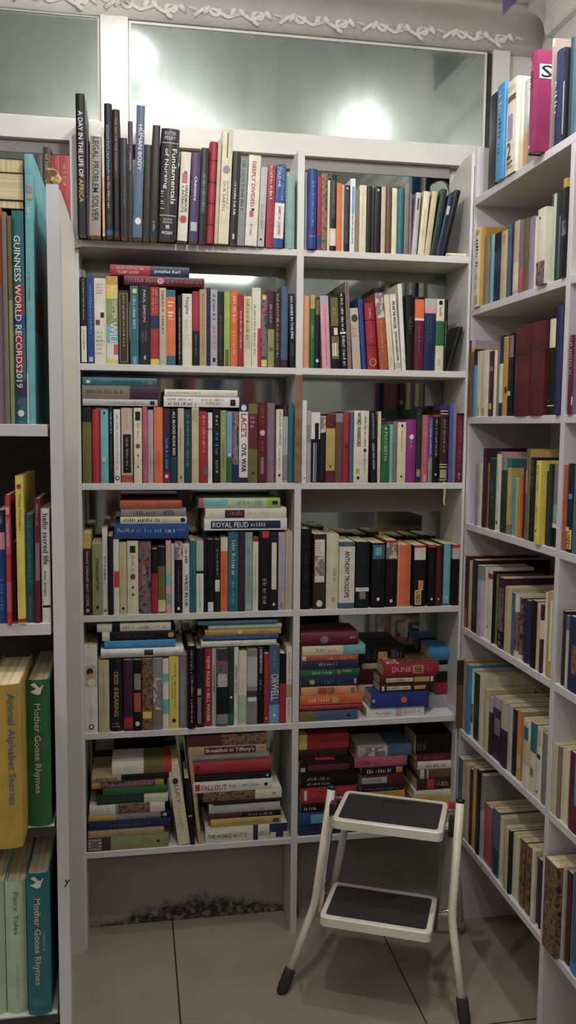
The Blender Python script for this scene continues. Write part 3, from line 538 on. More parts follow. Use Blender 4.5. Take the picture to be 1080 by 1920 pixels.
(1,'bright orange book with white lettering',14,24,'B',0,0.261,2.3026,1.572,0.0199,0.1961,0.1247,0.0,'orange',{'D': [('m',0.078,0.467,'ivory',0.35,0.7),('m',0.537,0.857,'cream',0.35,0.6)]}),
(0,'',14,24,'B',0,0.2779,2.2962,1.572,0.0127,0.186,0.133,0.0,'crimson',{'D': [('m',0.234,0.761,'white',0.35,0.65)]}),
(1,'cream book with olive border',14,24,'B',0,0.296,2.3002,1.572,0.0201,0.1818,0.1154,0.0,'cream',{'D': [('b',0.03,0.752,'sand',0.2,0.8),('m',0.045,0.631,'olive',0.3,0.65)]}),
(1,'white book with red lower corner',14,24,'B',0,0.3186,2.3003,1.572,0.023,0.2043,0.1272,0.0,'ivory',{'D': [('b',0.509,1.0,'scarlet',0.65,1),('m',0.214,0.857,'grey',0.2,0.45)]}),
(1,'dark art book with yellow patches',14,24,'B',0,0.3397,2.3002,1.572,0.0169,0.1887,0.1355,0.0,'artd',{'D': [('b',0.015,0.073,'yellow',0.2,0.7),('b',0.9,0.988,'yellow',0.1,0.9)]}),
(1,'maroon book with yellow lower half',14,24,'B',0,0.3583,2.3029,1.572,0.0174,0.198,0.1365,0.0,'plum',{'D': [('b',0.5,0.999,'sage',0,1),('e',0.763,0.5,0.3,'olive'),('m',0.18,0.43,'silver',0.3,0.6)]}),
(1,'dark brown book with beige lettering',14,24,'B',0,0.3751,2.2981,1.572,0.015,0.1951,0.1281,0.0,'dkbrown',{'D': [('m',0.028,0.872,'beige',0.3,0.65)]}),
(1,'teal grey book with plum foot',14,24,'B',0,0.393,2.2973,1.572,0.0195,0.2093,0.1459,0.0,'steel',{'H': 1,'D': [('b',0.906,0.997,'plum',0,1)]}),
(1,'black book titled no ashes in the fire',14,24,'B',0,0.4134,2.3003,1.572,0.0148,0.1914,0.1336,-0.028,'black',{'D': [('b',0.663,0.836,'charcoal',0.25,0.75),('t',0.029,0.605,'white',0.3,0.75,'NO ASHES IN THE FIRE')]}),
(1,'dark red book lying flat under the crimson and blue one',14,3,'B',1,0.1829,2.3003,1.7841,0.0223,0.2034,0.1383,-0.0033,'maroon',{'D': [('e',0.45,0.5,0.35,'pink'),('m',0.05,0.62,'rose',0.3,0.7),('m',0.65,0.98,'rose',0.35,0.6)]}),
(1,'crimson and blue book lying flat on top',14,3,'B',1,0.1443,2.3022,1.8086,0.0256,0.1995,0.1357,0.0058,'crimson',{'D': [('b',0.5,1,'navy',0,1),('t',0.08,0.42,'pink',0.55,0.85,'FRONT ROW AT THE'),('t',0.08,0.36,'pink',0.15,0.45,'TRUMP SHOW'),('t',0.55,0.88,'white',0.25,0.65,'Jonathan Karl')]}),
(1,'tan orange book against the middle divider',16,25,'B',0,0.453,2.3028,1.572,0.02,0.1885,0.1321,0.0,'peach',{'H': 1,'D': [('b',0.0,0.971,'tan',0.8,1)]}),
(0,'',16,25,'B',0,0.4698,2.3025,1.572,0.0124,0.1913,0.1328,0.0,'green',{'D': [('b',0.0,0.182,'gold',0,1),('m',0.412,0.582,'sand',0.3,0.6)]}),
(0,'',16,25,'B',0,0.4817,2.2978,1.572,0.0103,0.1842,0.1237,0.0,'ink',{'D': [('b',0.025,0.239,'olive',0,1),('e',0.893,0.5,0.4,'white')]}),
(1,'pink book with lavender top',16,25,'B',0,0.5032,2.2988,1.572,0.0226,0.1899,0.1183,-0.0496,'pink',{'D': [('b',0.0,0.135,'lav',0,1),('m',0.159,0.967,'rose',0.45,0.6)]}),
(1,'black book with olive panels and white shape',16,25,'B',0,0.5283,2.2962,1.572,0.0258,0.1927,0.1248,-0.0453,'black',{'D': [('b',0.036,0.423,'olive',0.15,0.9),('b',0.447,0.543,'ivory',0.4,0.8),('b',0.56,0.869,'olive',0.15,0.9),('b',0.652,0.833,'white',0.2,0.75),('m',0.169,0.266,'gold',0.4,0.6)]}),
(1,'black book with white checkered lettering',16,25,'B',0,0.5511,2.2981,1.572,0.016,0.1985,0.1368,-0.0602,'black',{'D': [('b',0.512,0.536,'white',0,1),('m',0.012,0.517,'white',0.3,0.7),('m',0.564,0.976,'white',0.3,0.75)]}),
(1,'tall thin grey brown book with worn spine',16,25,'B',0,0.5666,2.3037,1.572,0.0109,0.2299,0.1528,-0.0507,'taupe',{'D': [('m',0.03,0.437,'charcoal',0.3,0.6)]}),
(1,'pinkish grey book with dark round emblem',16,25,'B',0,0.5871,2.3035,1.572,0.0217,0.1611,0.1158,-0.0724,'beige',{'D': [('b',0.54,0.744,'silver',0.2,0.9),('e',0.166,0.5,0.4,'charcoal'),('n',0.277,0.481,'taupe',0.1,0.9,5)]}),
(0,'',16,25,'B',0,0.6056,2.3036,1.572,0.0117,0.1866,0.1225,-0.0817,'blue',{}),
(1,'bright red book with ring emblem at its foot',16,25,'B',0,0.6294,2.2978,1.572,0.0269,0.1744,0.1121,-0.076,'crimson',{'H': 1,'D': [('b',0.248,0.264,'maroon',0,1),('b',0.626,0.642,'maroon',0,1),('e',0.895,0.5,0.36,'gold'),('e',0.895,0.5,0.28,'crimson'),('m',0.086,0.221,'pink',0.35,0.65),('m',0.329,0.599,'rose',0.4,0.6)]}),
(1,'rust book with pale picture at its top',16,25,'B',0,0.6563,2.2976,1.572,0.0226,0.2157,0.1382,-0.094,'rust',{'D': [('b',0.0,0.061,'black',0,1),('b',0.061,0.371,'artl',0,1),('m',0.411,0.782,'peach',0.35,0.6)]}),
(1,'pale yellow book leaning beside the rust one',16,25,'B',0,0.6792,2.301,1.572,0.0148,0.1993,0.1415,-0.0964,'cream',{'D': [('m',0.831,0.949,'gold',0.3,0.6)]}),
(1,'white book with black lettering we are the weather',16,25,'B',0,0.6976,2.3027,1.572,0.0168,0.2012,0.1344,-0.0992,'ivory',{'D': [('b',0.9,0.983,'silver',0,1),('t',0.087,0.452,'ink',0.25,0.7,'WE ARE THE WEATHER'),('t',0.488,0.877,'ink',0.25,0.7,'JONATHAN SAFRAN FOER')]}),
(0,'',16,25,'B',0,0.7147,2.3012,1.572,0.0109,0.2293,0.1598,-0.0754,'white',{}),
(1,'black book with green lettering',16,25,'B',0,0.7367,2.2967,1.572,0.0203,0.1999,0.1372,-0.0391,'black',{'D': [('m',0.295,0.567,'green',0.3,0.75)]}),
(1,'orange over maroon two-tone book',16,25,'B',0,0.7644,2.3033,1.572,0.026,0.197,0.1375,0.0,'wine',{'D': [('b',0.0,0.036,'ink',0,1),('b',0.036,0.289,'orange',0,1),('b',0.289,0.32,'ivory',0,1),('m',0.409,0.795,'mauve',0.4,0.6)]}),
(1,'dark slate book with grey top and pink strip',16,25,'B',0,0.7944,2.302,1.572,0.0309,0.1931,0.129,0.0,'navy',{'D': [('b',0.0,0.13,'silver',0,1),('b',0.13,0.202,'pink',0,1),('m',0.246,0.64,'steel',0.25,0.4),('m',0.246,0.64,'steel',0.5,0.65)]}),
(1,'cream book with green middle',16,25,'B',0,0.8214,2.2974,1.572,0.0219,0.1925,0.1345,0.0,'cream',{'D': [('b',0.304,0.649,'green',0,1),('b',0.835,0.933,'silver',0.3,0.6),('e',0.052,0.5,0.25,'ink'),('m',0.119,0.267,'taupe',0.35,0.6)]}),
(0,'',16,25,'B',0,0.8382,2.2987,1.572,0.0097,0.1918,0.1343,0.0,'black',{'D': [('m',0.31,0.707,'silver',0.35,0.65)]}),
(0,'',16,25,'B',0,0.8673,2.3038,1.572,0.0108,0.1246,0.0822,0.2804,'black',{}),
(1,'olive brown book with black top',21,26,'B',0,-0.1177,2.2992,1.267,0.0223,0.1945,0.139,0.0,'olive',{'D': [('b',0.0,0.195,'ink',0,1)]}),
(1,'plain red book',21,26,'B',0,-0.0947,2.3018,1.267,0.0208,0.1894,0.1207,0.0,'scarlet',{'H': 1}),
(1,'teal blue book with faint white marks',21,26,'B',0,-0.0734,2.297,1.267,0.0192,0.1896,0.1204,0.0,'aqua',{'D': [('b',0.646,0.703,'ivory',0.2,0.6),('e',0.049,0.5,0.15,'ink')]}),
(0,'',21,26,'B',0,-0.0575,2.3032,1.267,0.0107,0.1981,0.1388,0.0,'ink',{'D': [('m',0.083,0.359,'white',0.4,0.7),('m',0.414,0.827,'grey',0.4,0.6)]}),
(1,'narrow white book with round logo at its foot',21,26,'B',0,-0.0418,2.2972,1.267,0.0161,0.19,0.1335,0.0,'white',{'D': [('e',0.928,0.5,0.35,'ink'),('e',0.928,0.5,0.2,'white'),('m',0.072,0.818,'grey',0.4,0.65)]}),
(1,'beige book with long black lozenge',21,26,'B',0,-0.0168,2.3038,1.267,0.0287,0.1943,0.1332,0.0,'beige',{'D': [('b',0.35,0.866,'black',0.15,0.85),('b',0.895,0.988,'rust',0,1),('m',0.401,0.824,'tan',0.4,0.6),('m',0.034,0.316,'tan',0.4,0.6)]}),
(1,'pale yellow book with dark round portrait',21,26,'B',0,0.0111,2.2988,1.267,0.0206,0.1945,0.1313,0.0,'cream',{'D': [('b',0.048,0.169,'ink',0.2,0.8),('e',0.507,0.5,0.28,'brown'),('e',0.631,0.5,0.12,'brown'),('e',0.781,0.5,0.12,'brown'),('m',0.203,0.428,'mustard',0.4,0.65)]}),
(0,'',21,26,'B',0,0.0295,2.297,1.267,0.0119,0.1975,0.1227,0.0,'rose',{'D': [('m',0.408,0.825,'plum',0.4,0.6)]}),
(1,'pale lavender book with faint lettering',21,26,'B',0,0.0437,2.3038,1.267,0.0142,0.1896,0.1299,0.0,'lav',{'D': [('m',0.064,0.384,'grey',0.4,0.6),('m',0.471,0.877,'mauve',0.4,0.6)]}),
(1,'bright orange book with yellow lettering',21,26,'B',0,0.0636,2.3002,1.267,0.0224,0.1969,0.1405,0.0,'orange',{'D': [('m',0.056,0.322,'gold',0.35,0.65),('m',0.35,0.517,'gold',0.35,0.6),('m',0.559,0.853,'rust',0.4,0.6)]}),
(1,'dark book with blue lettering and pink foot',21,26,'B',0,0.0844,2.2995,1.267,0.017,0.1944,0.1375,0.0,'plum',{'D': [('b',0.369,0.851,'navy',0,1),('b',0.851,0.993,'hotpink',0,1),('e',0.908,0.5,0.25,'white'),('m',0.411,0.823,'sky',0.35,0.7)]}),
(1,'black book titled all blood runs red',21,26,'B',0,0.1034,2.3026,1.267,0.0197,0.192,0.1231,0.0,'black',{'D': [('b',0.648,0.994,'dteal',0,1),('t',0.029,0.625,'white',0.35,0.7,'ALL BLOOD RUNS RED')]}),
(1,'beige grey book right of the blood book',21,26,'B',0,0.1217,2.298,1.267,0.0158,0.1949,0.1265,0.0,'beige',{'D': [('b',0.908,0.942,'ink',0.35,0.6),('m',0.255,0.596,'charcoal',0.35,0.6)]}),
(1,'dark teal book with pale lettering',21,26,'B',0,0.1396,2.2979,1.267,0.0187,0.1924,0.1305,0.0,'dteal',{'D': [('m',0.072,0.504,'aqua',0.4,0.65),('m',0.561,0.791,'aquagrey',0.35,0.6)]}),
(1,'tall beige book left of the red one',21,26,'B',0,0.1592,2.2981,1.267,0.0183,0.1981,0.1311,0.0,'sand',{'D': [('m',0.042,0.21,'taupe',0.2,0.4),('m',0.042,0.21,'taupe',0.55,0.75)]}),
(1,'red book with white script and blue box',21,26,'B',0,0.1802,2.297,1.267,0.0206,0.1874,0.1332,0.0,'crimson',{'D': [('b',0.756,0.874,'steel',0.55,0.95),('m',0.059,0.578,'pink',0.4,0.75)]}),
(0,'',21,26,'B',0,0.1979,2.2988,1.267,0.0111,0.1849,0.1231,0.0,'white',{'D': [('b',0.226,0.247,'sky',0,1)]}),
(1,'black book with cyan lettering',21,26,'B',0,0.2148,2.3007,1.267,0.0201,0.1934,0.1374,0.0,'black',{'D': [('m',0.303,0.663,'azure',0.35,0.75),('m',0.086,0.216,'white',0.4,0.7),('m',0.692,0.879,'silver',0.4,0.7)]}),
(1,'olive green book with yellow lettering',21,26,'B',0,0.2332,2.2994,1.267,0.0156,0.1908,0.1358,0.0,'sage',{'D': [('m',0.073,0.438,'yellow',0.35,0.65),('m',0.497,0.819,'olive',0.4,0.6)]}),
(0,'',21,26,'B',0,0.249,2.3,1.267,0.0135,0.1883,0.1267,0.0,'sky',{'D': [('b',0.638,0.994,'green',0,1),('e',0.602,0.5,0.25,'white')]}),
(1,'black and blue art book',21,26,'B',0,0.2653,2.3002,1.267,0.0169,0.1885,0.1172,0.0,'artd',{'D': [('b',0.742,0.994,'navy',0,1),('m',0.03,0.698,'silver',0.4,0.65)]}),
(1,'white civil war book with star and navy ends',21,26,'B',0,0.2866,2.2995,1.267,0.0237,0.2093,0.1336,0.0,'white',{'D': [('b',0.0,0.102,'navy',0,1),('b',0.931,0.998,'navy',0,1),('e',0.053,0.5,0.3,'white'),('t',0.126,0.42,'crimson',0.2,0.85,"LACE'S"),('t',0.5,0.861,'ink',0.25,0.8,'CIVIL WAR')]}),
(1,'olive book with maroon label',21,26,'B',0,0.3113,2.296,1.267,0.0243,0.2095,0.1466,0.0,'olive',{'D': [('b',0.126,0.572,'wine',0,1),('e',0.874,0.5,0.12,'ink'),('n',0.16,0.326,'silver',0.2,0.8,3)]}),
(1,'maroon brown book with white face',21,26,'B',0,0.3362,2.2974,1.267,0.0216,0.2127,0.1419,0.0,'maroon',{'D': [('b',0.678,0.889,'mauve',0.3,0.7),('e',0.375,0.5,0.32,'beige'),('m',0.045,0.269,'rust',0.3,0.7),('m',0.48,0.625,'rose',0.4,0.6)]}),
(1,'mauve brown book right of the white face book',21,26,'B',0,0.3597,2.3018,1.267,0.0217,0.212,0.1432,0.0,'mauve',{'H': 1,'D': [('m',0.093,0.438,'taupe',0.4,0.6)]}),
(1,'white book titled jello girls in red',21,26,'B',0,0.3827,2.2986,1.267,0.0172,0.1955,0.1313,0.0,'ivory',{'D': [('e',0.894,0.5,0.18,'ink'),('t',0.014,0.482,'rose',0.3,0.75,'JELLO GIRLS'),('m',0.534,0.822,'taupe',0.4,0.6)]}),
(1,'pale grey book with dark top',21,26,'B',0,0.3991,2.3004,1.267,0.0129,0.2069,0.1445,0.0,'silver',{'D': [('b',0.0,0.145,'plum',0,1),('b',0.641,0.969,'grey',0,1),('m',0.177,0.614,'grey',0.4,0.6)]}),
(1,'teal book against the brown divider edge',21,26,'B',0,0.4123,2.2968,1.267,0.0123,0.2109,0.1426,0.0,'teal',{}),
(1,'white grey book lying lowest on the left pile',21,4,'B',1,0.0616,2.298,1.4746,0.0168,0.189,0.1285,-0.0027,'silver',{'D': [('b',0.9,0.96,'ink',0.2,0.8),('m',0.3,0.85,'grey',0.35,0.6)]}),
(1,'grey book with maroon end lying in the left pile',21,4,'B',1,0.0645,2.3001,1.5009,0.0347,0.1927,0.131,0.0001,'taupe',{'D': [('b',0.62,1,'plum',0,1),('m',0.06,0.55,'charcoal',0.4,0.65)]}),
(1,'teal book lying highest on the left pile',21,4,'B',1,0.0603,2.2992,1.5283,0.0189,0.187,0.1272,0.0031,'teal',{'D': [('b',0.05,0.1,'ivory',0.2,0.6),('b',0.88,0.94,'rust',0.1,0.5),('m',0.4,0.8,'dteal',0.3,0.65)]}),
(1,'thick white book lying below another white one',21,4,'B',1,0.2744,2.3006,1.4796,0.0268,0.1964,0.1335,-0.0007,'white',{'D': [('b',0.88,0.95,'ink',0.15,0.75),('m',0.06,0.45,'charcoal',0.15,0.45),('m',0.05,0.4,'rose',0.6,0.85),('m',0.55,0.8,'grey',0.25,0.5),('m',0.5,0.8,'rose',0.6,0.8)]}),
(1,'white book lying on the thick white one',21,4,'B',1,0.2697,2.2995,1.5021,0.0169,0.19,0.1292,0.0001,'ivory',{'D': [('m',0.05,0.5,'taupe',0.4,0.65),('m',0.88,0.96,'grey',0.4,0.6)]}),
(1,'plain white book at the left end',23,27,'B',0,0.4494,2.3001,1.267,0.0139,0.2203,0.1518,0.0,'white',{'D': [('e',0.943,0.6,0.12,'ink'),('m',0.469,0.684,'silver',0.4,0.6)]}),
(0,'',23,27,'B',0,0.4627,2.2996,1.267,0.0107,0.1932,0.1301,0.0,'lav',{'D': [('b',0.197,0.443,'grey',0,1)]}),
(1,'white book with printed black bottle',23,27,'B',0,0.4808,2.2998,1.267,0.0243,0.1887,0.1348,0.0,'white',{'D': [('b',0.378,0.996,'black',0.0,1),('b',0.151,0.378,'black',0.4,0.85),('b',0.429,0.984,'lav',0.25,0.6)]}),
(1,'black book with orange picture at its top',23,27,'B',0,0.5015,2.3016,1.267,0.0152,0.1842,0.1304,0.0,'ink',{'D': [('b',0.026,0.272,'artl',0.0,1)]}),
(1,'maroon book with long tan panel',23,27,'B',0,0.523,2.3035,1.267,0.025,0.1836,0.1186,0.0,'wine',{'D': [('b',0.203,0.823,'gold',0,1),('e',0.763,0.5,0.12,'maroon'),('m',0.333,0.724,'sand',0.3,0.6)]}),
(1,'brown book with pale grey top',23,27,'B',0,0.5461,2.3005,1.267,0.0197,0.1871,0.1337,0.0,'brown',{'D': [('b',0.0,0.128,'grey',0,1),('m',0.32,0.78,'taupe',0.4,0.6)]}),
(1,'red book with dark emblem halfway down',23,27,'B',0,0.566,2.3027,1.267,0.017,0.1874,0.1188,0.0,'crimson',{'D': [('e',0.473,0.5,0.35,'charcoal'),('m',0.038,0.422,'rose',0.4,0.7)]}),
(0,'',23,27,'B',0,0.5799,2.297,1.267,0.0096,0.1899,0.1261,0.0,'steel',{}),
(1,'wide cream book titled word warriors',23,27,'B',0,0.6064,2.2966,1.267,0.0409,0.195,0.1256,0.0,'ivory',{'D': [('b',0.799,0.873,'lime',0.15,0.4),('b',0.886,0.984,'ivory',0,1),('e',0.549,0.75,0.1,'ink'),('e',0.93,0.32,0.1,'ink'),('t',0.025,0.492,'ink',0.2,0.45,'WORD WARRIORS'),('m',0.074,0.492,'taupe',0.68,0.82),('m',0.59,0.886,'grey',0.68,0.82)]}),
(1,'black book titled long way down',23,27,'B',0,0.6403,2.2966,1.267,0.018,0.1955,0.1343,-0.0401,'ink',{'D': [('t',0.037,0.394,'silver',0.35,0.65,'JASON REYNOLDS'),('t',0.455,0.812,'white',0.35,0.65,'LONG WAY DOWN')]}),
(0,'',23,27,'B',0,0.6581,2.3023,1.267,0.0085,0.1933,0.1372,0.0,'cream',{}),
(1,'dark green book titled macbeth',23,27,'B',0,0.6743,2.2972,1.267,0.0227,0.1565,0.1083,0.0,'green',{'D': [('e',0.056,0.5,0.15,'palegreen'),('t',0.117,0.611,'palegreen',0.35,0.7,'MACBETH')]}),
(0,'',23,27,'B',0,0.6918,2.3013,1.267,0.0091,0.1586,0.1006,0.0,'aqua',{}),
(0,'',23,27,'B',0,0.7028,2.3031,1.267,0.011,0.1674,0.12,0.0,'taupe',{}),
(1,'cream book with two small dark circles',23,27,'B',0,0.7207,2.2978,1.267,0.0236,0.1652,0.1181,0.0,'cream',{'D': [('e',0.059,0.5,0.14,'ink'),('e',0.894,0.5,0.12,'ink'),('m',0.132,0.484,'tan',0.4,0.6)]}),
(1,'bright purple book with white figure',23,27,'B',0,0.7483,2.2992,1.267,0.0289,0.1727,0.1155,0.0,'magenta',{'H': 1,'D': [('e',0.276,0.5,0.22,'white'),('m',0.337,0.45,'pink',0.35,0.65)]}),
(0,'',23,27,'B',0,0.7717,2.3039,1.267,0.0134,0.202,0.142,0.0,'dgreen',{'D': [('b',0.819,0.916,'sage',0.1,0.9),('m',0.169,0.602,'green',0.4,0.6)]}),
(1,'coral red book with small lettering',23,27,'B',0,0.7873,2.2973,1.267,0.0165,0.1852,0.1228,0.0,'rose',{'D': [('b',0.88,0.985,'pink',0.3,0.7),('m',0.039,0.722,'pink',0.35,0.65)]}),
(0,'',23,27,'B',0,0.8036,2.3001,1.267,0.012,0.1791,0.1171,0.0,'violet',{'D': [('b',0.618,0.999,'grey',0,1),('m',0.06,0.577,'white',0.35,0.65)]}),
(1,'black book with red top edge',23,27,'B',0,0.8188,2.2976,1.267,0.0171,0.1855,0.1209,0.0,'black',{'D': [('b',0.0,0.026,'scarlet',0,1),('e',0.88,0.5,0.15,'white'),('m',0.053,0.617,'silver',0.35,0.65)]}),
(1,'dark brown book with gold stripes and hanging ribbon',23,27,'B',0,0.8433,2.3018,1.267,0.0272,0.2004,0.1247,0.0,'dkbrown',{'H': 1,'R': 1,'D': [('b',0.012,0.022,'ivory',0.1,0.9),('b',0.051,0.061,'ivory',0.1,0.9),('b',0.744,0.756,'ivory',0.1,0.9),('b',0.78,0.793,'ivory',0.1,0.9),('b',0.822,0.939,'tan',0.15,0.85),('b',0.958,0.968,'ivory',0.1,0.9),('m',0.134,0.598,'tan',0.4,0.6)]}),
(1,'violet grey book taller than its neighbours',23,27,'B',0,0.8672,2.3004,1.267,0.0191,0.2153,0.1429,0.0,'violet',{'D': [('b',0.0,0.988,'grey',0.55,1),('m',0.239,0.443,'blue',0.2,0.4)]}),
(1,'wine red book at the right end',23,27,'B',0,0.887,2.2961,1.267,0.0189,0.1912,0.1249,0.0,'wine',{'D': [('b',0.0,0.033,'black',0,1),('m',0.115,0.781,'rose',0.35,0.65),('m',0.858,0.96,'pink',0.3,0.7)]}),
(1,'black book with tan top and pale lettering',8,22,'B',0,-0.1211,2.301,0.921,0.0209,0.2168,0.1455,0.0,'dkbrown',{'D': [('b',0.0,0.188,'gold',0,1),('e',0.941,0.5,0.2,'silver'),('t',0.219,0.89,'beige',0.35,0.65,'WHAT DREAMS MAY COME')]}),
(1,'olive green book titled strange history',8,22,'B',0,-0.0957,2.2965,0.921,0.0254,0.1893,0.136,0.0,'sage',{'D': [('e',0.887,0.5,0.15,'ink'),('t',0.207,0.665,'ink',0.35,0.65,'STRANGE HISTORY')]}),
(1,'white book with dark lettering beside strange history',8,22,'B',0,-0.0759,2.3023,0.921,0.013,0.2272,0.1587,0.0,'white',{'D': [('e',0.951,0.5,0.25,'steel'),('m',0.321,0.654,'charcoal',0.3,0.7)]}),
(1,'dark slate book',8,22,'B',0,-0.0618,2.2968,0.921,0.013,0.2083,0.1347,0.0,'ink',{}),
(1,'white book with red curved shape',8,22,'B',0,-0.0471,2.2963,0.921,0.0142,0.1998,0.1394,0.0,'ivory',{'D': [('b',0.421,0.632,'scarlet',0.1,1)]}),
(1,'tan cream book with faint lettering',8,22,'B',0,-0.0297,2.2982,0.921,0.0186,0.1921,0.1216,0.0,'sand',{'D': [('e',0.914,0.5,0.2,'ink'),('m',0.211,0.621,'tan',0.35,0.6)]}),
(1,'pale yellow book with black portrait disc',8,22,'B',0,-0.0045,2.2994,0.921,0.0285,0.1949,0.1386,0.0,'cream',{'D': [('b',0.067,0.162,'ink',0.25,0.75),('e',0.486,0.5,0.24,'brown'),('e',0.631,0.5,0.12,'brown'),('e',0.732,0.5,0.12,'brown'),('m',0.197,0.428,'mustard',0.4,0.65)]}),
(1,'wide black book under the blue lying book',8,22,'B',0,0.0271,2.3026,0.921,0.0315,0.1924,0.1243,0.0,'artd',{'D': [('m',0.338,0.633,'gold',0.3,0.6)]}),
(1,'crimson book with black upper part',8,22,'B',0,0.0521,2.2972,0.921,0.0155,0.1731,0.1233,0.0,'crimson',{'D': [('b',0.0,0.376,'black',0,1)]}),
(1,'dark book with olive middle and yellow sticker',8,22,'B',0,0.0708,2.3006,0.921,0.0194,0.178,0.1228,0.0,'olive',{'D': [('b',0.0,0.287,'ink',0,1),('b',0.798,0.973,'ivory',0,1)],'S': [(0.798,0.909,'yellow',0.1,0.9,'')]}),
(1,'pastel pink aqua patterned book',8,22,'B',0,0.0882,2.2967,0.921,0.0133,0.1952,0.1221,0.0,'pink',{'D': [('b',0.203,0.465,'beige',0,1),('b',0.465,0.61,'aqua',0,1),('b',0.727,0.872,'aquagrey',0,1)]}),
(0,'',8,22,'B',0,0.1001,2.3015,0.921,0.0078,0.1859,0.1232,0.0,'ivory',{}),
(1,'black book with white picture at its top',8,22,'B',0,0.1144,2.2966,0.921,0.019,0.192,0.1371,0.0,'black',{'D': [('b',0.0,0.252,'artl',0,1),('e',0.933,0.5,0.2,'white'),('m',0.34,0.844,'grey',0.4,0.6)]}),
(1,'white book titled wild blue',8,22,'B',0,0.1345,2.3011,0.921,0.0185,0.1855,0.1299,0.0,'white',{'D': [('m',0.046,0.292,'ink',0.35,0.7),('t',0.446,0.907,'ink',0.35,0.75,'WILD BLUE')]}),
(1,'dark teal book right of wild blue',8,22,'B',0,0.1524,2.2967,0.921,0.0157,0.1943,0.1371,0.0,'teal',{'D': [('m',0.352,0.88,'dteal',0.4,0.6)]}),
(1,'white book with grey upper part and dark band',8,22,'B',0,0.171,2.2965,0.921,0.0191,0.1913,0.1351,0.0,'white',{'D': [('b',0.0,0.403,'silver',0,1),('b',0.409,0.448,'ink',0,1),('m',0.492,0.94,'grey',0.4,0.6)]}),
(0,'',8,22,'B',0,0.1853,2.2996,0.921,0.0068,0.219,0.1432,0.0,'black',{}),
(1,'wide black book with white block at its foot',8,22,'B',0,0.1995,2.3004,0.921,0.0192,0.1961,0.1397,0.0,'black',{'D': [('b',0.862,0.994,'white',0.15,0.9)]}),
(1,'black book with small white picture',8,22,'B',0,0.2177,2.2981,0.921,0.0153,0.1961,0.1241,0.0,'ink',{'D': [('b',0.555,0.716,'ivory',0.1,0.9),('m',0.132,0.511,'silver',0.35,0.65)]}),
(1,'orange book with cream top',8,22,'B',0,0.2361,2.3002,0.921,0.0188,0.2013,0.1296,0.0,'orange',{'D': [('b',0.0,0.185,'cream',0,1),('m',0.271,0.785,'rust',0.35,0.6)]}),
(1,'teal book with white lettering',8,22,'B',0,0.2596,2.2969,0.921,0.0268,0.2145,0.1365,0.0,'teal',{'D': [('m',0.102,0.543,'white',0.35,0.7),('m',0.61,0.905,'aqua',0.35,0.6)]}),
(1,'plum black book right of the teal one',8,22,'B',0,0.2824,2.2964,0.921,0.0166,0.2143,0.1372,0.0,'plum',{}),
(1,'pale aqua grey book',8,22,'B',0,0.3019,2.2985,0.921,0.0195,0.2139,0.1391,0.0,'aquagrey',{'D': [('b',0.911,0.978,'silver',0.1,0.9),('m',0.21,0.749,'grey',0.35,0.65)]}),
(1,'white book with red top',8,22,'B',0,0.3208,2.3021,0.921,0.015,0.2,0.1298,0.0,'ivory',{'D': [('b',0.0,0.058,'crimson',0,1),('m',0.217,0.853,'grey',0.4,0.6)]}),
(1,'wide black book with red square',8,22,'B',0,0.3441,2.3,0.921,0.0289,0.2172,0.1385,0.0,'black',{'D': [('b',0.008,0.088,'scarlet',0.3,0.95),('m',0.599,0.919,'silver',0.4,0.7)]}),
(1,'black book with long white strip',8,22,'B',0,0.3706,2.2988,0.921,0.022,0.2113,0.1314,0.0,'ink',{'D': [('b',0.123,0.727,'ivory',0.2,0.8),('e',0.919,0.5,0.15,'white')]}),
(1,'lavender white book',8,22,'B',0,0.3916,2.298,0.921,0.018,0.2129,0.1323,0.0,'lav',{'D': [('b',0.894,0.962,'grey',0.3,0.7),('m',0.104,0.812,'silver',0.4,0.6)]}),
(1,'pinkish white book at the right end',8,22,'B',0,0.4124,2.3019,0.921,0.0199,0.2145,0.1448,0.0,'beige',{'D': [('m',0.06,0.928,'silver',0.35,0.6)]}),
(1,'thick blue book lying lowest on the left pile',8,2,'B',1,0.1414,2.2968,1.141,0.0383,0.1918,0.1304,-0.0003,'blue',{'D': [('t',0.03,0.26,'silver',0.45,0.7,'The LIFE of'),('m',0.3,0.65,'sky',0.42,0.7),('m',0.68,0.82,'white',0.4,0.65),('m',0.84,0.97,'sky',0.55,0.7)]}),
(1,'yellow cream book with black lettering lying on the blue one',8,2,'B',1,0.1366,2.2997,1.1702,0.0188,0.1721,0.117,-0.0047,'cream',{'D': [('e',0.94,0.5,0.3,'ink'),('m',0.05,0.6,'ink',0.3,0.75),('m',0.64,0.88,'gold',0.35,0.6)]}),
(1,'grey book lying under the orange one',8,2,'B',1,0.1349,2.2993,1.1904,0.0204,0.1686,0.1147,-0.0008,'grey',{'D': [('m',0.2,0.55,'charcoal',0.2,0.7),('m',0.65,0.85,'charcoal',0.2,0.75)]}),
(1,'orange brown book lying highest on the left pile',8,2,'B',1,0.1238,2.298,1.2113,0.0203,0.16,0.11,0.004,'rust',{}),
(1,'white and navy book titled royal feud lying lowest',8,2,'B',1,0.4046,2.2976,1.157,0.0317,0.2223,0.1512,0.0001,'white',{'D': [('b',0.08,0.92,'navy',0.15,0.8),('t',0.1,0.53,'white',0.25,0.7,'ROYAL FEUD'),('m',0.56,0.75,'silver',0.3,0.65)]}),
(1,'cream book with purple patch lying on the royal one',8,2,'B',1,0.4028,2.2988,1.1873,0.0277,0.2176,0.148,0.0058,'ivory',{'D': [('b',0.24,0.48,'plum',0.05,0.8),('m',0.3,0.45,'rose',0.3,0.7),('m',0.52,0.85,'silver',0.4,0.6)]}),
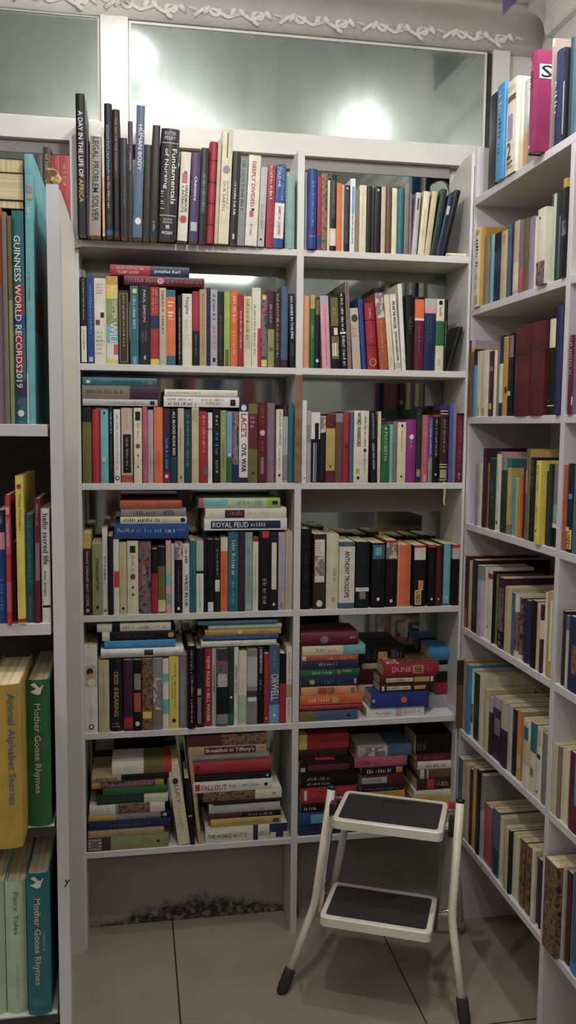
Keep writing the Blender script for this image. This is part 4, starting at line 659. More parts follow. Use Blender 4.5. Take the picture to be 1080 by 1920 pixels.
(1,'pale green book with pink end lying highest',8,2,'B',1,0.3855,2.2974,1.2144,0.0253,0.2173,0.1477,0.004,'palegreen',{'D': [('b',0,0.06,'rose',0,1),('b',0.06,0.35,'aqua',0.2,0.9),('b',0.84,1,'lime',0,1),('b',0.9,0.97,'ink',0.3,0.7),('m',0.45,0.8,'sage',0.3,0.7)]}),
(1,'thick black book at the left end',9,23,'B',0,0.4591,2.3017,0.921,0.031,0.2214,0.1514,0.0,'black',{'H': 1,'D': [('b',0.221,0.229,'charcoal',0.1,0.9),('b',0.772,0.781,'charcoal',0.1,0.9),('m',0.298,0.695,'charcoal',0.35,0.65)]}),
(1,'black book with tall cream picture panel',9,23,'B',0,0.4964,2.2992,0.921,0.0337,0.2067,0.1354,0.0,'dkbrown',{'D': [('b',0.071,0.64,'ivory',0.1,0.9),('b',0.284,0.557,'artl',0.12,0.88),('e',0.924,0.5,0.25,'white'),('n',0.107,0.272,'taupe',0.2,0.8,5)]}),
(1,'wide cream book with rounded spine',9,23,'B',0,0.5325,2.2964,0.921,0.0338,0.2052,0.1299,0.0,'cream',{'H': 1,'D': [('b',0.841,0.901,'tan',0.4,0.7),('m',0.459,0.65,'tan',0.5,0.75)]}),
(1,'cream book with blue ends and long black lettering',9,23,'B',0,0.5724,2.2966,0.921,0.0435,0.1852,0.1285,0.0,'steel',{'D': [('b',0.072,0.915,'ivory',0,1),('t',0.138,0.835,'ink',0.35,0.65,'ANTHONY TROLLOPE')]}),
(1,'black book with white tape across it',9,23,'B',0,0.6166,2.298,0.921,0.0373,0.1844,0.1173,0.0,'ink',{'D': [('b',0.756,0.863,'grey',0.3,0.75)],'S': [(0.689,0.748,'white',0,1,'')]}),
(1,'black book with cyan picture at its top',9,23,'B',0,0.6617,2.2967,0.921,0.0375,0.1805,0.1271,0.0,'black',{'D': [('b',0.027,0.247,'steel',0.05,0.95),('b',0.069,0.192,'aqua',0.2,0.7),('e',0.865,0.5,0.12,'white'),('m',0.261,0.535,'charcoal',0.4,0.6)]}),
(1,'black book with red stripe and picture top',9,23,'B',0,0.7009,2.303,0.921,0.0312,0.1866,0.1282,0.0,'black',{'D': [('b',0.0,0.043,'scarlet',0,1),('b',0.043,0.28,'artl',0,1),('e',0.908,0.5,0.14,'white'),('m',0.32,0.668,'charcoal',0.4,0.6)]}),
(1,'plain orange book',9,23,'B',0,0.7372,2.2983,0.921,0.0369,0.1743,0.1123,0.0,'peach',{'H': 1,'D': [('b',0.003,0.973,'orange',0.1,0.92)]}),
(1,'black book with yellow used sticker',9,23,'B',0,0.7809,2.2983,0.921,0.0361,0.1722,0.1147,0.0,'black',{'D': [('b',0.0,0.041,'scarlet',0.05,0.95),('b',0.041,0.238,'ivory',0.05,0.95),('b',0.572,0.732,'peach',0.4,0.8)],'S': [(0.732,0.971,'yellow',0.15,0.65,'USED')]}),
(1,'narrow black book with red top',9,23,'B',0,0.8167,2.2973,0.921,0.0218,0.1733,0.1152,0.0,'black',{'D': [('b',0.0,0.043,'scarlet',0,1),('e',0.882,0.5,0.15,'white'),('m',0.159,0.651,'charcoal',0.4,0.6)]}),
(0,'',9,23,'B',0,0.8373,2.2981,0.921,0.0166,0.1704,0.1221,0.0,'maroon',{'D': [('e',0.884,0.5,0.15,'white'),('m',0.118,0.766,'brown',0.35,0.6)]}),
(1,'dusty teal book',9,23,'B',0,0.8622,2.3038,0.921,0.023,0.1743,0.1176,0.0,'teal',{'D': [('b',0.0,0.969,'aqua',0.1,0.85),('e',0.868,0.5,0.2,'silver')]}),
(1,'black book with red and white top at the right end',9,23,'B',0,0.8864,2.298,0.921,0.0202,0.1723,0.1234,0.0,'black',{'D': [('b',0.0,0.059,'scarlet',0,1),('b',0.059,0.234,'silver',0,1)]}),
(1,'white book with small portrait at the left end',4,21,'B',0,-0.1149,2.2985,0.605,0.0332,0.2344,0.1537,0.0,'white',{'D': [('b',0.22,0.465,'beige',0.06,0.94),('e',0.294,0.42,0.26,'dkbrown'),('e',0.347,0.46,0.22,'peach'),('e',0.421,0.55,0.3,'ivory'),('e',0.93,0.5,0.2,'ink'),('e',0.93,0.5,0.12,'white'),('m',0.661,0.856,'silver',0.4,0.55),('n',0.11,0.201,'silver',0.1,0.9,2)]}),
(1,'tan cream book beside the portrait book',4,21,'B',0,-0.082,2.296,0.605,0.0274,0.194,0.1277,0.0,'sand',{'D': [('m',0.148,0.741,'tan',0.4,0.6)]}),
(1,'black book with gold title bearing the cross',4,21,'B',0,-0.0493,2.2998,0.605,0.0326,0.1946,0.1304,0.0,'ink',{'H': 1,'D': [('t',0.445,0.787,'gold',0.3,0.65,'BEARING'),('t',0.163,0.341,'gold',0.3,0.65,'CROSS'),('h',0.371,0.424,'gold',0.3,0.65,'the'),('n',0.876,0.959,'silver',0.15,0.85,2)]}),
(1,'black and dark maroon book with red foot',4,21,'B',0,-0.0191,2.2976,0.605,0.0233,0.194,0.1301,0.0,'plum',{'D': [('b',0.805,0.954,'red',0,1),('m',0.075,0.253,'charcoal',0.35,0.65),('m',0.313,0.76,'maroon',0.35,0.65)]}),
(1,'black book with grey picture and red panel',4,21,'B',0,0.005,2.296,0.605,0.0228,0.1935,0.1251,0.0,'black',{'D': [('b',0.194,0.419,'grey',0.15,0.9),('b',0.464,0.733,'rust',0.1,0.9),('e',0.897,0.5,0.25,'white')]}),
(1,'brown picture book with yellow box',4,21,'B',0,0.0312,2.2967,0.605,0.0274,0.1952,0.1289,0.0,'artb',{'D': [('b',0.737,0.832,'yellow',0.05,0.9)]}),
(1,'grey photographic book',4,21,'B',0,0.0584,2.2963,0.605,0.0247,0.1955,0.1216,0.0,'artl',{'D': [('b',0.0,0.274,'grey',0,1),('b',0.719,0.957,'taupe',0,1)]}),
(1,'white and pale aqua book',4,21,'B',0,0.0798,2.2984,0.605,0.0158,0.193,0.1241,0.0,'white',{'D': [('b',0.211,0.332,'aqua',0,1),('b',0.574,0.785,'aqua',0,1)]}),
(1,'bright yellow book with dark lettering',4,21,'B',0,0.1016,2.3007,0.605,0.0254,0.1985,0.1336,0.0,'yellow',{'D': [('e',0.888,0.5,0.2,'ink'),('m',0.109,0.712,'olive',0.55,0.75),('m',0.271,0.594,'olive',0.25,0.45)]}),
(1,'mauve grey book right of the yellow one',4,21,'B',0,0.1263,2.302,0.605,0.0215,0.199,0.1365,0.0,'mauve',{'D': [('b',0.221,0.927,'grey',0.2,0.7)]}),
(1,'tall black hardcover with white lettering',4,21,'B',0,0.1489,2.291,0.605,0.0226,0.2271,0.1608,0.0,'black',{'H': 1,'D': [('m',0.051,0.334,'silver',0.35,0.6),('m',0.347,0.616,'silver',0.4,0.65),('m',0.642,0.924,'white',0.4,0.6)]}),
(1,'narrow dark book left of the red new rules book',4,21,'B',0,0.1725,2.2991,0.605,0.02,0.2184,0.1425,0.0,'ink',{'D': [('b',0.51,0.59,'silver',0.1,0.6),('b',0.617,0.953,'mauve',0.1,0.6)]}),
(1,'red book titled new rules',4,21,'B',0,0.1938,2.3039,0.605,0.0184,0.2164,0.1374,0.0,'crimson',{'D': [('e',0.53,0.5,0.12,'white'),('t',0.103,0.489,'ivory',0.3,0.72,'NEW RULES'),('t',0.571,0.938,'ivory',0.3,0.72,'BILL MAHER')]}),
(0,'',4,21,'B',0,0.2097,2.3018,0.605,0.0115,0.2164,0.1481,0.0,'silver',{'D': [('m',0.218,0.571,'charcoal',0.3,0.7)]}),
(1,'wide grey photo book with black lower half',4,21,'B',0,0.2316,2.2964,0.605,0.0311,0.2159,0.1519,0.0,'artd',{'D': [('b',0.0,0.158,'charcoal',0,1),('b',0.321,0.49,'silver',0.1,0.9),('b',0.49,0.839,'black',0,1),('b',0.839,0.962,'grey',0,1)]}),
(1,'green and black book',4,21,'B',0,0.2562,2.3031,0.605,0.0144,0.2144,0.1464,0.0,'dgreen',{'D': [('b',0.62,0.647,'white',0.3,0.7),('b',0.854,0.978,'green',0,1),('m',0.22,0.579,'green',0.3,0.7)]}),
(0,'',4,21,'B',0,0.2697,2.3019,0.605,0.0115,0.2172,0.1523,0.0,'white',{'D': [('m',0.231,0.612,'charcoal',0.3,0.7)]}),
(1,'white book with green lower half',4,21,'B',0,0.2868,2.2971,0.605,0.0215,0.2061,0.1386,0.0,'ivory',{'D': [('b',0.588,0.96,'palegreen',0,1),('m',0.358,0.559,'silver',0.4,0.6)]}),
(1,'grey book with pale picture',4,21,'B',0,0.3131,2.3,0.605,0.028,0.2103,0.1479,0.0,'grey',{'D': [('b',0.099,0.493,'silver',0,1),('b',0.549,0.634,'charcoal',0,1),('b',0.634,0.69,'white',0.1,0.9)]}),
(1,'black book titled intervention',4,21,'B',0,0.3367,2.3024,0.605,0.0164,0.2118,0.1488,0.0,'black',{'D': [('t',0.014,0.323,'white',0.3,0.75,'INTERVENTION'),('m',0.407,0.561,'silver',0.35,0.65)]}),
(1,'crimson book left of the blue one with capitals',4,21,'B',0,0.3532,2.3007,0.605,0.0147,0.1969,0.1397,0.0,'crimson',{'D': [('e',0.921,0.5,0.2,'pink'),('m',0.076,0.77,'rose',0.35,0.6)]}),
(1,'blue book with big white capital lettering',4,21,'B',0,0.375,2.3015,0.605,0.0277,0.2195,0.1513,0.0,'steel',{'D': [('b',0.0,0.353,'steel',0,1),('b',0.759,0.99,'sky',0,1),('e',0.895,0.5,0.14,'white'),('t',0.366,0.705,'white',0.15,0.9,'ORWELL'),('m',0.068,0.312,'sky',0.35,0.65)]}),
(1,'dark red book with black top',4,21,'B',0,0.3978,2.2978,0.605,0.0165,0.196,0.1222,0.0,'red',{'D': [('b',0.0,0.426,'black',0,1)]}),
(1,'white book with tan panel at the right end',4,21,'B',0,0.4147,2.2971,0.605,0.0154,0.2134,0.14,0.0,'ivory',{'D': [('b',0.489,0.657,'tan',0,1),('m',0.07,0.461,'taupe',0.35,0.65),('m',0.684,0.936,'grey',0.35,0.65)]}),
(1,'white grey book lying lowest on the left pile',4,1,'B',1,0.1274,2.2974,0.8176,0.0249,0.2164,0.1472,0.004,'white',{'H': 1,'D': [('b',0.52,0.63,'charcoal',0.2,0.8),('m',0.06,0.48,'silver',0.4,0.6),('m',0.9,0.95,'ink',0.4,0.6)]}),
(1,'bright blue book lying in the left pile',4,1,'B',1,0.1061,2.2992,0.8408,0.0203,0.1857,0.1263,0.0015,'azure',{'D': [('t',0.16,0.4,'aqua',0.25,0.7,'POWER'),('m',0.5,0.85,'sky',0.3,0.6)]}),
(1,'black book lying in the left pile',4,1,'B',1,0.1079,2.2995,0.8635,0.0238,0.1927,0.131,0.0022,'black',{'D': [('b',0,0.1,'ivory',0,1),('e',0.93,0.5,0.3,'mustard'),('m',0.2,0.75,'charcoal',0.3,0.65)]}),
(1,'white book with black end lying highest on the left pile',4,1,'B',1,0.0939,2.299,0.8866,0.0212,0.192,0.1306,-0.006,'ivory',{'D': [('b',0.2,0.31,'black',0,1),('m',0.55,0.74,'taupe',0.3,0.7),('m',0.34,0.52,'taupe',0.35,0.65),('m',0.78,0.95,'tan',0.3,0.7)]}),
(1,'cream book lying lowest on the right pile',4,1,'B',1,0.379,2.3012,0.8334,0.0156,0.2049,0.1393,0.003,'ivory',{'D': [('m',0.3,0.55,'rose',0.35,0.6)]}),
(1,'blue book lying in the right pile',4,1,'B',1,0.3846,2.3,0.8486,0.0135,0.2049,0.1393,0.0004,'blue',{'D': [('m',0.1,0.9,'sky',0.35,0.65)]}),
(1,'mustard book lying in the right pile',4,1,'B',1,0.3916,2.3006,0.8635,0.015,0.2061,0.1402,-0.0052,'mustard',{'D': [('e',0.45,0.5,0.3,'cream')]}),
(1,'pale green book lying in the right pile',4,1,'B',1,0.3932,2.3009,0.8781,0.013,0.1993,0.1355,-0.003,'palegreen',{'D': [('b',0.8,0.97,'silver',0.2,0.8),('m',0.1,0.3,'sage',0.35,0.65)]}),
(0,'',4,1,'B',1,0.3798,2.2983,0.8905,0.0105,0.2133,0.145,-0.0028,'steel',{}),
(1,'blue grey book at the bottom of the left pile',5,20,'B',1,0.6106,2.2999,0.6199,0.0283,0.1653,0.1124,-0.0035,'steel',{'D': [('b',0,0.26,'olive',0,1),('e',0.84,0.5,0.15,'ink')]}),
(1,'thin crimson book in the left pile',5,20,'B',1,0.6234,2.3,0.6433,0.0174,0.1779,0.121,0.0057,'crimson',{'H': 1,'D': [('m',0.1,0.8,'rose',0.4,0.6)]}),
(1,'orange book with cream lettering in the left pile',5,20,'B',1,0.6238,2.299,0.666,0.0267,0.1767,0.1202,-0.0014,'orange',{'D': [('e',0.56,0.5,0.35,'gold'),('m',0.14,0.48,'cream',0.3,0.7),('m',0.65,0.9,'rust',0.4,0.6)]}),
(1,'peach orange book in the left pile',5,20,'B',1,0.6055,2.2989,0.6914,0.023,0.1562,0.11,0.0022,'peach',{'D': [('b',0.3,0.6,'rust',0.1,0.9),('b',0.45,0.55,'sage',0.2,0.8),('b',0.9,0.96,'taupe',0.2,0.8)]}),
(1,'navy book with yellow disc in the left pile',5,20,'B',1,0.6079,2.3001,0.7176,0.0281,0.1586,0.11,0.0014,'navy',{'D': [('b',0.94,0.98,'silver',0.2,0.7),('e',0.19,0.5,0.25,'lime'),('m',0.36,0.7,'steel',0.25,0.7)]}),
(1,'green book in the left pile',5,20,'B',1,0.6138,2.2996,0.7427,0.0209,0.1665,0.1132,-0.0051,'green',{'D': [('e',0.65,0.5,0.25,'rose'),('m',0.2,0.55,'palegreen',0.3,0.65),('m',0.72,0.88,'palegreen',0.5,0.8)]}),
(1,'dark blue book with white title in the left pile',5,20,'B',1,0.6098,2.2976,0.7642,0.0208,0.1592,0.11,-0.003,'navy',{'D': [('m',0.3,0.66,'silver',0.45,0.8),('m',0.35,0.6,'steel',0.15,0.35)]}),
(0,'',5,20,'B',1,0.6091,2.3,0.7833,0.0162,0.1582,0.11,-0.0023,'rust',{'D': [('b',0,0.07,'cream',0.1,0.9),('m',0.45,0.95,'peach',0.2,0.75)]}),
(1,'pale yellow and aqua book in the left pile',5,20,'B',1,0.6289,2.2993,0.8049,0.0259,0.1783,0.1213,-0.0059,'cream',{'D': [('b',0.65,1,'aqua',0,1),('m',0.22,0.62,'sage',0.35,0.7)]}),
(1,'thick purple book on top of the left pile',5,20,'B',1,0.6085,2.2972,0.837,0.037,0.1612,0.11,-0.0028,'magenta',{'H': 1,'D': [('b',0,1,'wine',0,1),('e',0.4,0.5,0.28,'mauve'),('m',0.85,0.95,'pink',0.5,0.7)]}),
(1,'white book with pink band at the bottom of front pile',5,20,'B',1,0.8071,2.3077,0.6189,0.0263,0.1689,0.1149,0.0023,'white',{'D': [('b',0.5,0.6,'pink',0,1),('t',0.16,0.42,'lav',0.25,0.6,'Real Deal'),('m',0.62,0.95,'lav',0.3,0.7)]}),
(1,'thick blue book with orange star in the front pile',5,20,'B',1,0.8154,2.3037,0.6543,0.0434,0.1666,0.1133,-0.0025,'royal',{'D': [('e',0.58,0.5,0.2,'orange'),('e',0.05,0.5,0.1,'silver')]}),
(0,'',5,20,'B',1,0.8157,2.3071,0.6876,0.0219,0.1414,0.11,-0.0004,'dkbrown',{'D': [('b',0.05,0.1,'ivory',0.2,0.8),('b',0.15,0.64,'cream',0.25,0.75),('b',0.72,0.95,'gold',0.25,0.75),('m',0.17,0.62,'brown',0.35,0.65)]}),
(1,'dark maroon book with cream panels under the red one',5,20,'B',1,0.8361,2.3069,0.7106,0.023,0.1623,0.1104,-0.0046,'maroon',{'D': [('b',0.12,0.6,'cream',0.25,0.75),('b',0.62,0.9,'gold',0.2,0.8),('b',0.92,0.97,'ivory',0.2,0.8),('m',0.14,0.58,'brown',0.35,0.65)]}),
(1,'red book with cream lettering on top of front pile',5,20,'B',1,0.8485,2.3086,0.7393,0.0331,0.1646,0.1119,-0.0036,'crimson',{'D': [('b',0.53,0.72,'gold',0.15,0.85),('b',0.56,0.69,'brown',0.25,0.75),('t',0.16,0.5,'pink',0.3,0.75,'DUNE'),('m',0.75,0.95,'rose',0.3,0.7)],'C': [('b',0.2,0.95,0.03,0.62,'artb'),('t',0.02,0.78,0.7,0.93,'ivory','DUNE')]}),
(0,'',5,20,'B',1,0.67,2.3739,0.6258,0.0402,0.0391,0.09,0.0052,'taupe',{}),
(0,'',5,20,'B',1,0.673,2.3701,0.6635,0.0339,0.0442,0.09,-0.0005,'sand',{}),
(0,'',5,20,'B',1,0.6786,2.3733,0.7037,0.0453,0.0495,0.09,0.0056,'maroon',{}),
(0,'',5,20,'B',1,0.7927,2.3718,0.7354,0.0169,0.1517,0.09,-0.0028,'sand',{}),
(0,'',5,20,'B',1,0.765,2.3708,0.7677,0.0465,0.1352,0.09,0.0053,'black',{'D': [('b',0.42,0.62,'peach',0.2,0.7),('m',0.72,0.95,'grey',0.3,0.8),('m',0.1,0.4,'charcoal',0.2,0.8)]}),
(0,'',5,20,'B',1,0.8965,2.3658,0.6247,0.0379,0.0559,0.095,0.001,'lav',{}),
(0,'',5,20,'B',1,0.8965,2.3656,0.6614,0.0343,0.0353,0.095,0.0003,'crimson',{}),
(0,'',5,20,'B',1,0.8965,2.3688,0.6954,0.0325,0.0335,0.095,-0.0044,'ink',{}),
(0,'',5,20,'B',1,0.8965,2.3683,0.7219,0.0194,0.0262,0.095,0.0001,'silver',{}),
(0,'',5,20,'B',1,0.8965,2.3685,0.7396,0.0147,0.0266,0.095,0.0024,'black',{}),
(0,'',5,20,'B',1,0.8965,2.3559,0.7668,0.0385,0.0588,0.095,0.0048,'azure',{'H': 1}),
(1,'cream book with lettering lucy',0,6,'B',0,0.1135,2.2999,0.276,0.0319,0.2302,0.1433,-0.1337,'cream',{'D': [('e',0.21,0.5,0.25,'maroon'),('t',0.263,0.486,'taupe',0.35,0.7,'LUCY'),('m',0.539,0.88,'tan',0.4,0.6)]}),
(0,'',0,6,'B',0,0.1433,2.296,0.276,0.0121,0.1902,0.1272,-0.0889,'black',{'D': [('b',0.555,0.577,'silver',0,1)]}),
(0,'',0,6,'B',0,0.1575,2.2996,0.276,0.0097,0.2601,0.1614,-0.1095,'tan',{}),
(1,'olive yellow book with portrait at the bottom of left pile',0,6,'B',1,0.0861,2.2976,0.2953,0.0372,0.2176,0.148,-0.0019,'sage',{'D': [('b',0,0.29,'charcoal',0,1),('b',0.02,0.18,'beige',0.1,0.9),('e',0.1,0.5,0.3,'taupe'),('e',0.87,0.5,0.1,'ink')]}),
(1,'tan book lying above the olive yellow one',0,6,'B',1,0.0731,2.2983,0.3249,0.0206,0.2008,0.1365,0.0041,'tan',{'D': [('m',0.3,0.55,'taupe',0.35,0.65),('m',0.9,0.95,'ink',0.4,0.6)]}),
(1,'navy book with blue lettering in the left pile',0,6,'B',1,0.0931,2.297,0.3468,0.0221,0.2194,0.1492,0.003,'navy',{'D': [('m',0.1,0.75,'steel',0.35,0.7)]}),
(1,'silver book with yellow end in the left pile',0,6,'B',1,0.0865,2.3004,0.3669,0.0169,0.2127,0.1446,-0.0046,'grey',{'D': [('b',0,0.34,'gold',0,1),('b',0.9,1,'ink',0,1),('e',0.95,0.5,0.3,'silver')]}),
(1,'white book with dark picture middle in the left pile',0,6,'B',1,0.0763,2.3007,0.3896,0.0272,0.1995,0.1357,0.0026,'ivory',{'D': [('b',0.34,0.38,'grey',0,1),('b',0.38,0.8,'artb',0,1),('m',0.03,0.3,'silver',0.2,0.7),('m',0.83,0.97,'silver',0.3,0.6)]}),
(1,'dark green book with white end in the left pile',0,6,'B',1,0.0849,2.3006,0.4164,0.0251,0.1884,0.1281,-0.0025,'dgreen',{'D': [('b',0.66,1,'ivory',0,1),('m',0.1,0.6,'green',0.3,0.65)]}),
(1,'green book lying in the left pile',0,6,'B',1,0.0832,2.2985,0.439,0.0189,0.1709,0.1162,-0.0013,'green',{}),
(1,'many coloured book with yellow end in the left pile',0,6,'B',1,0.0737,2.301,0.4585,0.0189,0.1906,0.1296,0.0011,'artd',{'D': [('b',0,0.12,'mustard',0,1),('b',0.88,1,'mustard',0,1),('m',0.15,0.85,'rose',0.2,0.8)]}),
(1,'black book with tan end lying second from the top',0,6,'B',1,0.0879,2.2984,0.477,0.0168,0.2045,0.1391,-0.0009,'black',{'D': [('b',0,0.38,'tan',0,1),('m',0.05,0.35,'brown',0.2,0.7)]}),
(1,'white and olive book with red end on top of left pile',0,6,'B',1,0.0948,2.2981,0.5005,0.0291,0.1585,0.11,-0.0054,'olive',{'D': [('b',0,0.53,'ivory',0,1),('b',0.88,1,'scarlet',0,1),('m',0.1,0.45,'silver',0.4,0.7)]}),
(1,'thick white book titled the world as it is',0,6,'B',1,0.4135,2.2974,0.2984,0.0435,0.2281,0.1551,0.004,'ivory',{'D': [('b',0.58,0.64,'navy',0,1),('b',0.78,1,'navy',0.45,1),('b',0.86,0.95,'navy',0.1,1),('t',0.03,0.5,'charcoal',0.3,0.55,'THE WORLD AS IT IS'),('m',0.65,0.8,'taupe',0.3,0.6)]}),
(1,'yellow tan book in the right pile',0,6,'B',1,0.3959,2.2981,0.332,0.0225,0.1959,0.1332,0.0052,'gold',{'D': [('b',0.88,0.97,'brown',0.2,0.7),('m',0.3,0.8,'brown',0.4,0.6)]}),
(1,'maroon and black book with white title in the right pile',0,6,'B',1,0.3945,2.298,0.3511,0.0144,0.2004,0.1363,-0.0028,'maroon',{'D': [('b',0.46,1,'black',0,1),('m',0.56,0.9,'silver',0.3,0.7)]}),
(1,'grey white book in the right pile',0,6,'B',1,0.3927,2.299,0.371,0.0242,0.1968,0.1338,-0.0037,'silver',{'D': [('m',0.05,0.3,'grey',0.5,0.7)]}),
(0,'',0,6,'B',1,0.3912,2.2985,0.388,0.0086,0.1826,0.1242,0.0055,'black',{}),
(1,'brown book with white end in the right pile',0,6,'B',1,0.3974,2.3005,0.4064,0.027,0.2176,0.148,0.0037,'artb',{'D': [('b',0.66,1,'ivory',0,1),('e',0.9,0.5,0.2,'gold')]}),
(1,'white book titled fallout in red in the right pile',0,6,'B',1,0.3702,2.2995,0.4356,0.0303,0.2165,0.1472,0.005,'white',{'D': [('b',0.02,0.08,'scarlet',0.2,0.8),('e',0.92,0.5,0.15,'ink'),('t',0.1,0.42,'crimson',0.2,0.7,'FALLOUT'),('m',0.45,0.85,'taupe',0.4,0.65)]}),
(1,'black book lying under the thick red one',0,6,'B',1,0.3673,2.3008,0.4602,0.0177,0.2105,0.1432,0.0006,'black',{'D': [('e',0.95,0.5,0.2,'silver'),('m',0.1,0.8,'charcoal',0.3,0.6)]}),
(1,'thick red book in the right pile',0,6,'B',1,0.3681,2.2999,0.4899,0.0404,0.2183,0.1484,-0.0054,'red',{'H': 1,'D': [('e',0.07,0.5,0.15,'maroon')]}),
(0,'',0,6,'B',1,0.362,2.2999,0.5166,0.0119,0.2139,0.1454,-0.0006,'grey',{}),
(1,'tan book with maroon title label near top of right pile',0,6,'B',1,0.3535,2.3,0.537,0.0277,0.2128,0.1447,0.0017,'tan',{'D': [('b',0.2,0.86,'wine',0.15,0.85),('t',0.22,0.84,'ivory',0.25,0.75,"Breakfast at Tiffany's"),('m',0.9,0.98,'taupe',0.5,0.7)]}),
(1,'brown and maroon book on top of right pile',0,6,'B',1,0.3542,2.2981,0.5665,0.0299,0.2147,0.146,-0.0054,'artb',{'D': [('b',0,0.42,'maroon',0,1)]}),
(0,'',1,19,'B',1,0.6159,2.3007,0.2923,0.0312,0.1682,0.1144,-0.0045,'navy',{}),
(0,'',1,19,'B',1,0.6159,2.2989,0.3266,0.0362,0.1689,0.1149,-0.0019,'blue',{'D': [('b',0.2,0.55,'aqua',0.1,0.8),('m',0.6,0.9,'silver',0.3,0.7)]}),
(0,'',1,19,'B',1,0.609,2.2982,0.357,0.0235,0.1559,0.11,0.0029,'black',{'D': [('m',0.05,0.3,'white',0.3,0.65)]}),
(1,'red book behind the ladder top',1,19,'B',1,0.6118,2.3009,0.3924,0.0461,0.1585,0.11,-0.0029,'red',{'D': [('b',0.05,0.1,'ivory',0.2,0.8),('m',0.2,0.5,'rose',0.35,0.65)]}),
(0,'',1,19,'B',1,0.6083,2.2996,0.4327,0.0334,0.1581,0.11,-0.0024,'black',{'D': [('m',0.12,0.55,'silver',0.2,0.4),('m',0.12,0.55,'silver',0.6,0.85)]}),
(0,'',1,19,'B',1,0.6035,2.2992,0.4705,0.0408,0.1562,0.11,-0.0013,'black',{'D': [('b',0.15,0.9,'wine',0.35,0.75),('b',0.02,0.1,'silver',0.3,0.6)],'C': [('b',0.05,0.95,0.35,0.7,'crimson'),('b',0.05,0.95,0.72,0.98,'artz')]}),
(1,'brown book deep in the left pile',1,19,'B',1,0.5877,2.3257,0.5034,0.0239,0.1374,0.11,-0.0041,'dkbrown',{}),
(0,'',1,19,'B',1,0.593,2.3258,0.5371,0.0422,0.1433,0.11,0.0049,'red',{'D': [('b',0,0.16,'yellow',0,1)]}),
(1,'dark brown yellow book low in the middle pile',1,19,'B',1,0.7595,2.319,0.3297,0.1061,0.1241,0.11,-0.0034,'mustard',{}),
(0,'',1,19,'B',1,0.7555,2.3206,0.392,0.0173,0.1263,0.11,0.006,'ink',{'D': [('m',0.1,0.9,'grey',0.3,0.6)]}),
(0,'',1,19,'B',1,0.757,2.3188,0.4177,0.0329,0.1287,0.11,-0.0043,'maroon',{'D': [('b',0.02,0.6,'lav',0.2,0.75),('m',0.08,0.55,'mauve',0.35,0.65)]}),
(0,'',1,19,'B',1,0.756,2.3178,0.4455,0.0217,0.1259,0.11,-0.0049,'black',{'D': [('b',0.8,0.95,'mustard',0.1,0.9),('m',0.12,0.75,'silver',0.2,0.7)]}),
(0,'',1,19,'B',1,0.7635,2.3184,0.4716,0.0293,0.1545,0.11,-0.0049,'rose',{'D': [('m',0.1,0.5,'crimson',0.3,0.7)]}),
(0,'',1,19,'B',1,0.776,2.318,0.5016,0.0293,0.1572,0.11,-0.0029,'silver',{'D': [('b',0.1,0.5,'artl',0.05,0.95),('b',0.55,1,'steel',0,1)]}),
(1,'yellow brown book low in the right pile',1,19,'B',1,0.8965,2.3193,0.3162,0.0789,0.1131,0.11,0.0046,'gold',{}),
(0,'',1,19,'B',1,0.8965,2.32,0.3674,0.0223,0.1092,0.11,-0.001,'ivory',{'D': [('m',0.1,0.8,'beige',0.35,0.6)]}),
(0,'',1,19,'B',1,0.8965,2.3187,0.3956,0.0331,0.1017,0.11,0.0003,'dkbrown',{'D': [('b',0.3,0.52,'scarlet',0.1,0.95),('m',0.6,0.95,'silver',0.3,0.7)]}),
(0,'',1,19,'B',1,0.8965,2.3185,0.4263,0.027,0.0923,0.11,-0.0019,'brown',{'D': [('b',0,0.12,'cream',0,1),('b',0.22,0.26,'cream',0,1)]}),
(0,'',1,19,'B',1,0.8965,2.3172,0.4515,0.0222,0.1014,0.11,-0.0027,'ivory',{'D': [('m',0.25,0.9,'brown',0.3,0.7)]}),
(0,'',1,19,'B',1,0.8965,2.3209,0.4748,0.0233,0.1033,0.11,-0.0045,'wine',{'D': [('m',0.2,0.8,'rose',0.35,0.6)]}),
(0,'',1,19,'B',1,0.8965,2.319,0.5154,0.0566,0.1075,0.11,0.0016,'black',{'D': [('m',0.05,0.3,'grey',0.2,0.6)]}),
(1,'red orange picture book cut by the frame edge',24,17,'L',0,-0.2039,1.4279,1.417,0.0146,0.3282,0.2106,0.0,'rust',{'D': [('b',0.35,0.999,'mauve',0,1)]}),
(1,'brown grey book between orange and olive spines',24,17,'L',0,-0.1923,1.4232,1.417,0.0064,0.3217,0.2074,0.0,'taupe',{}),
(1,'narrow olive yellow book',24,17,'L',0,-0.1851,1.4242,1.417,0.0056,0.3163,0.2102,0.0,'olive',{'D': [('b',0.402,0.998,'sage',0,1)]}),
(1,'teal world records annual with white bubble lettering',24,17,'L',0,-0.1731,1.4286,1.417,0.0172,0.3258,0.2297,0.0,'teal',{'D': [('b',0.342,0.485,'crimson',0.15,0.9),('b',0.485,0.538,'blue',0,1),('b',0.568,0.756,'crimson',0.1,0.8),('b',0.794,0.87,'purple',0.25,1),('e',0.9,0.4,0.18,'magenta'),('e',0.949,0.5,0.27,'white'),('t',0.115,0.734,'white',0.15,0.7,'GUINNESS WORLD RECORDS'),('t',0.738,0.828,'white',0.15,0.7,'2019')]}),
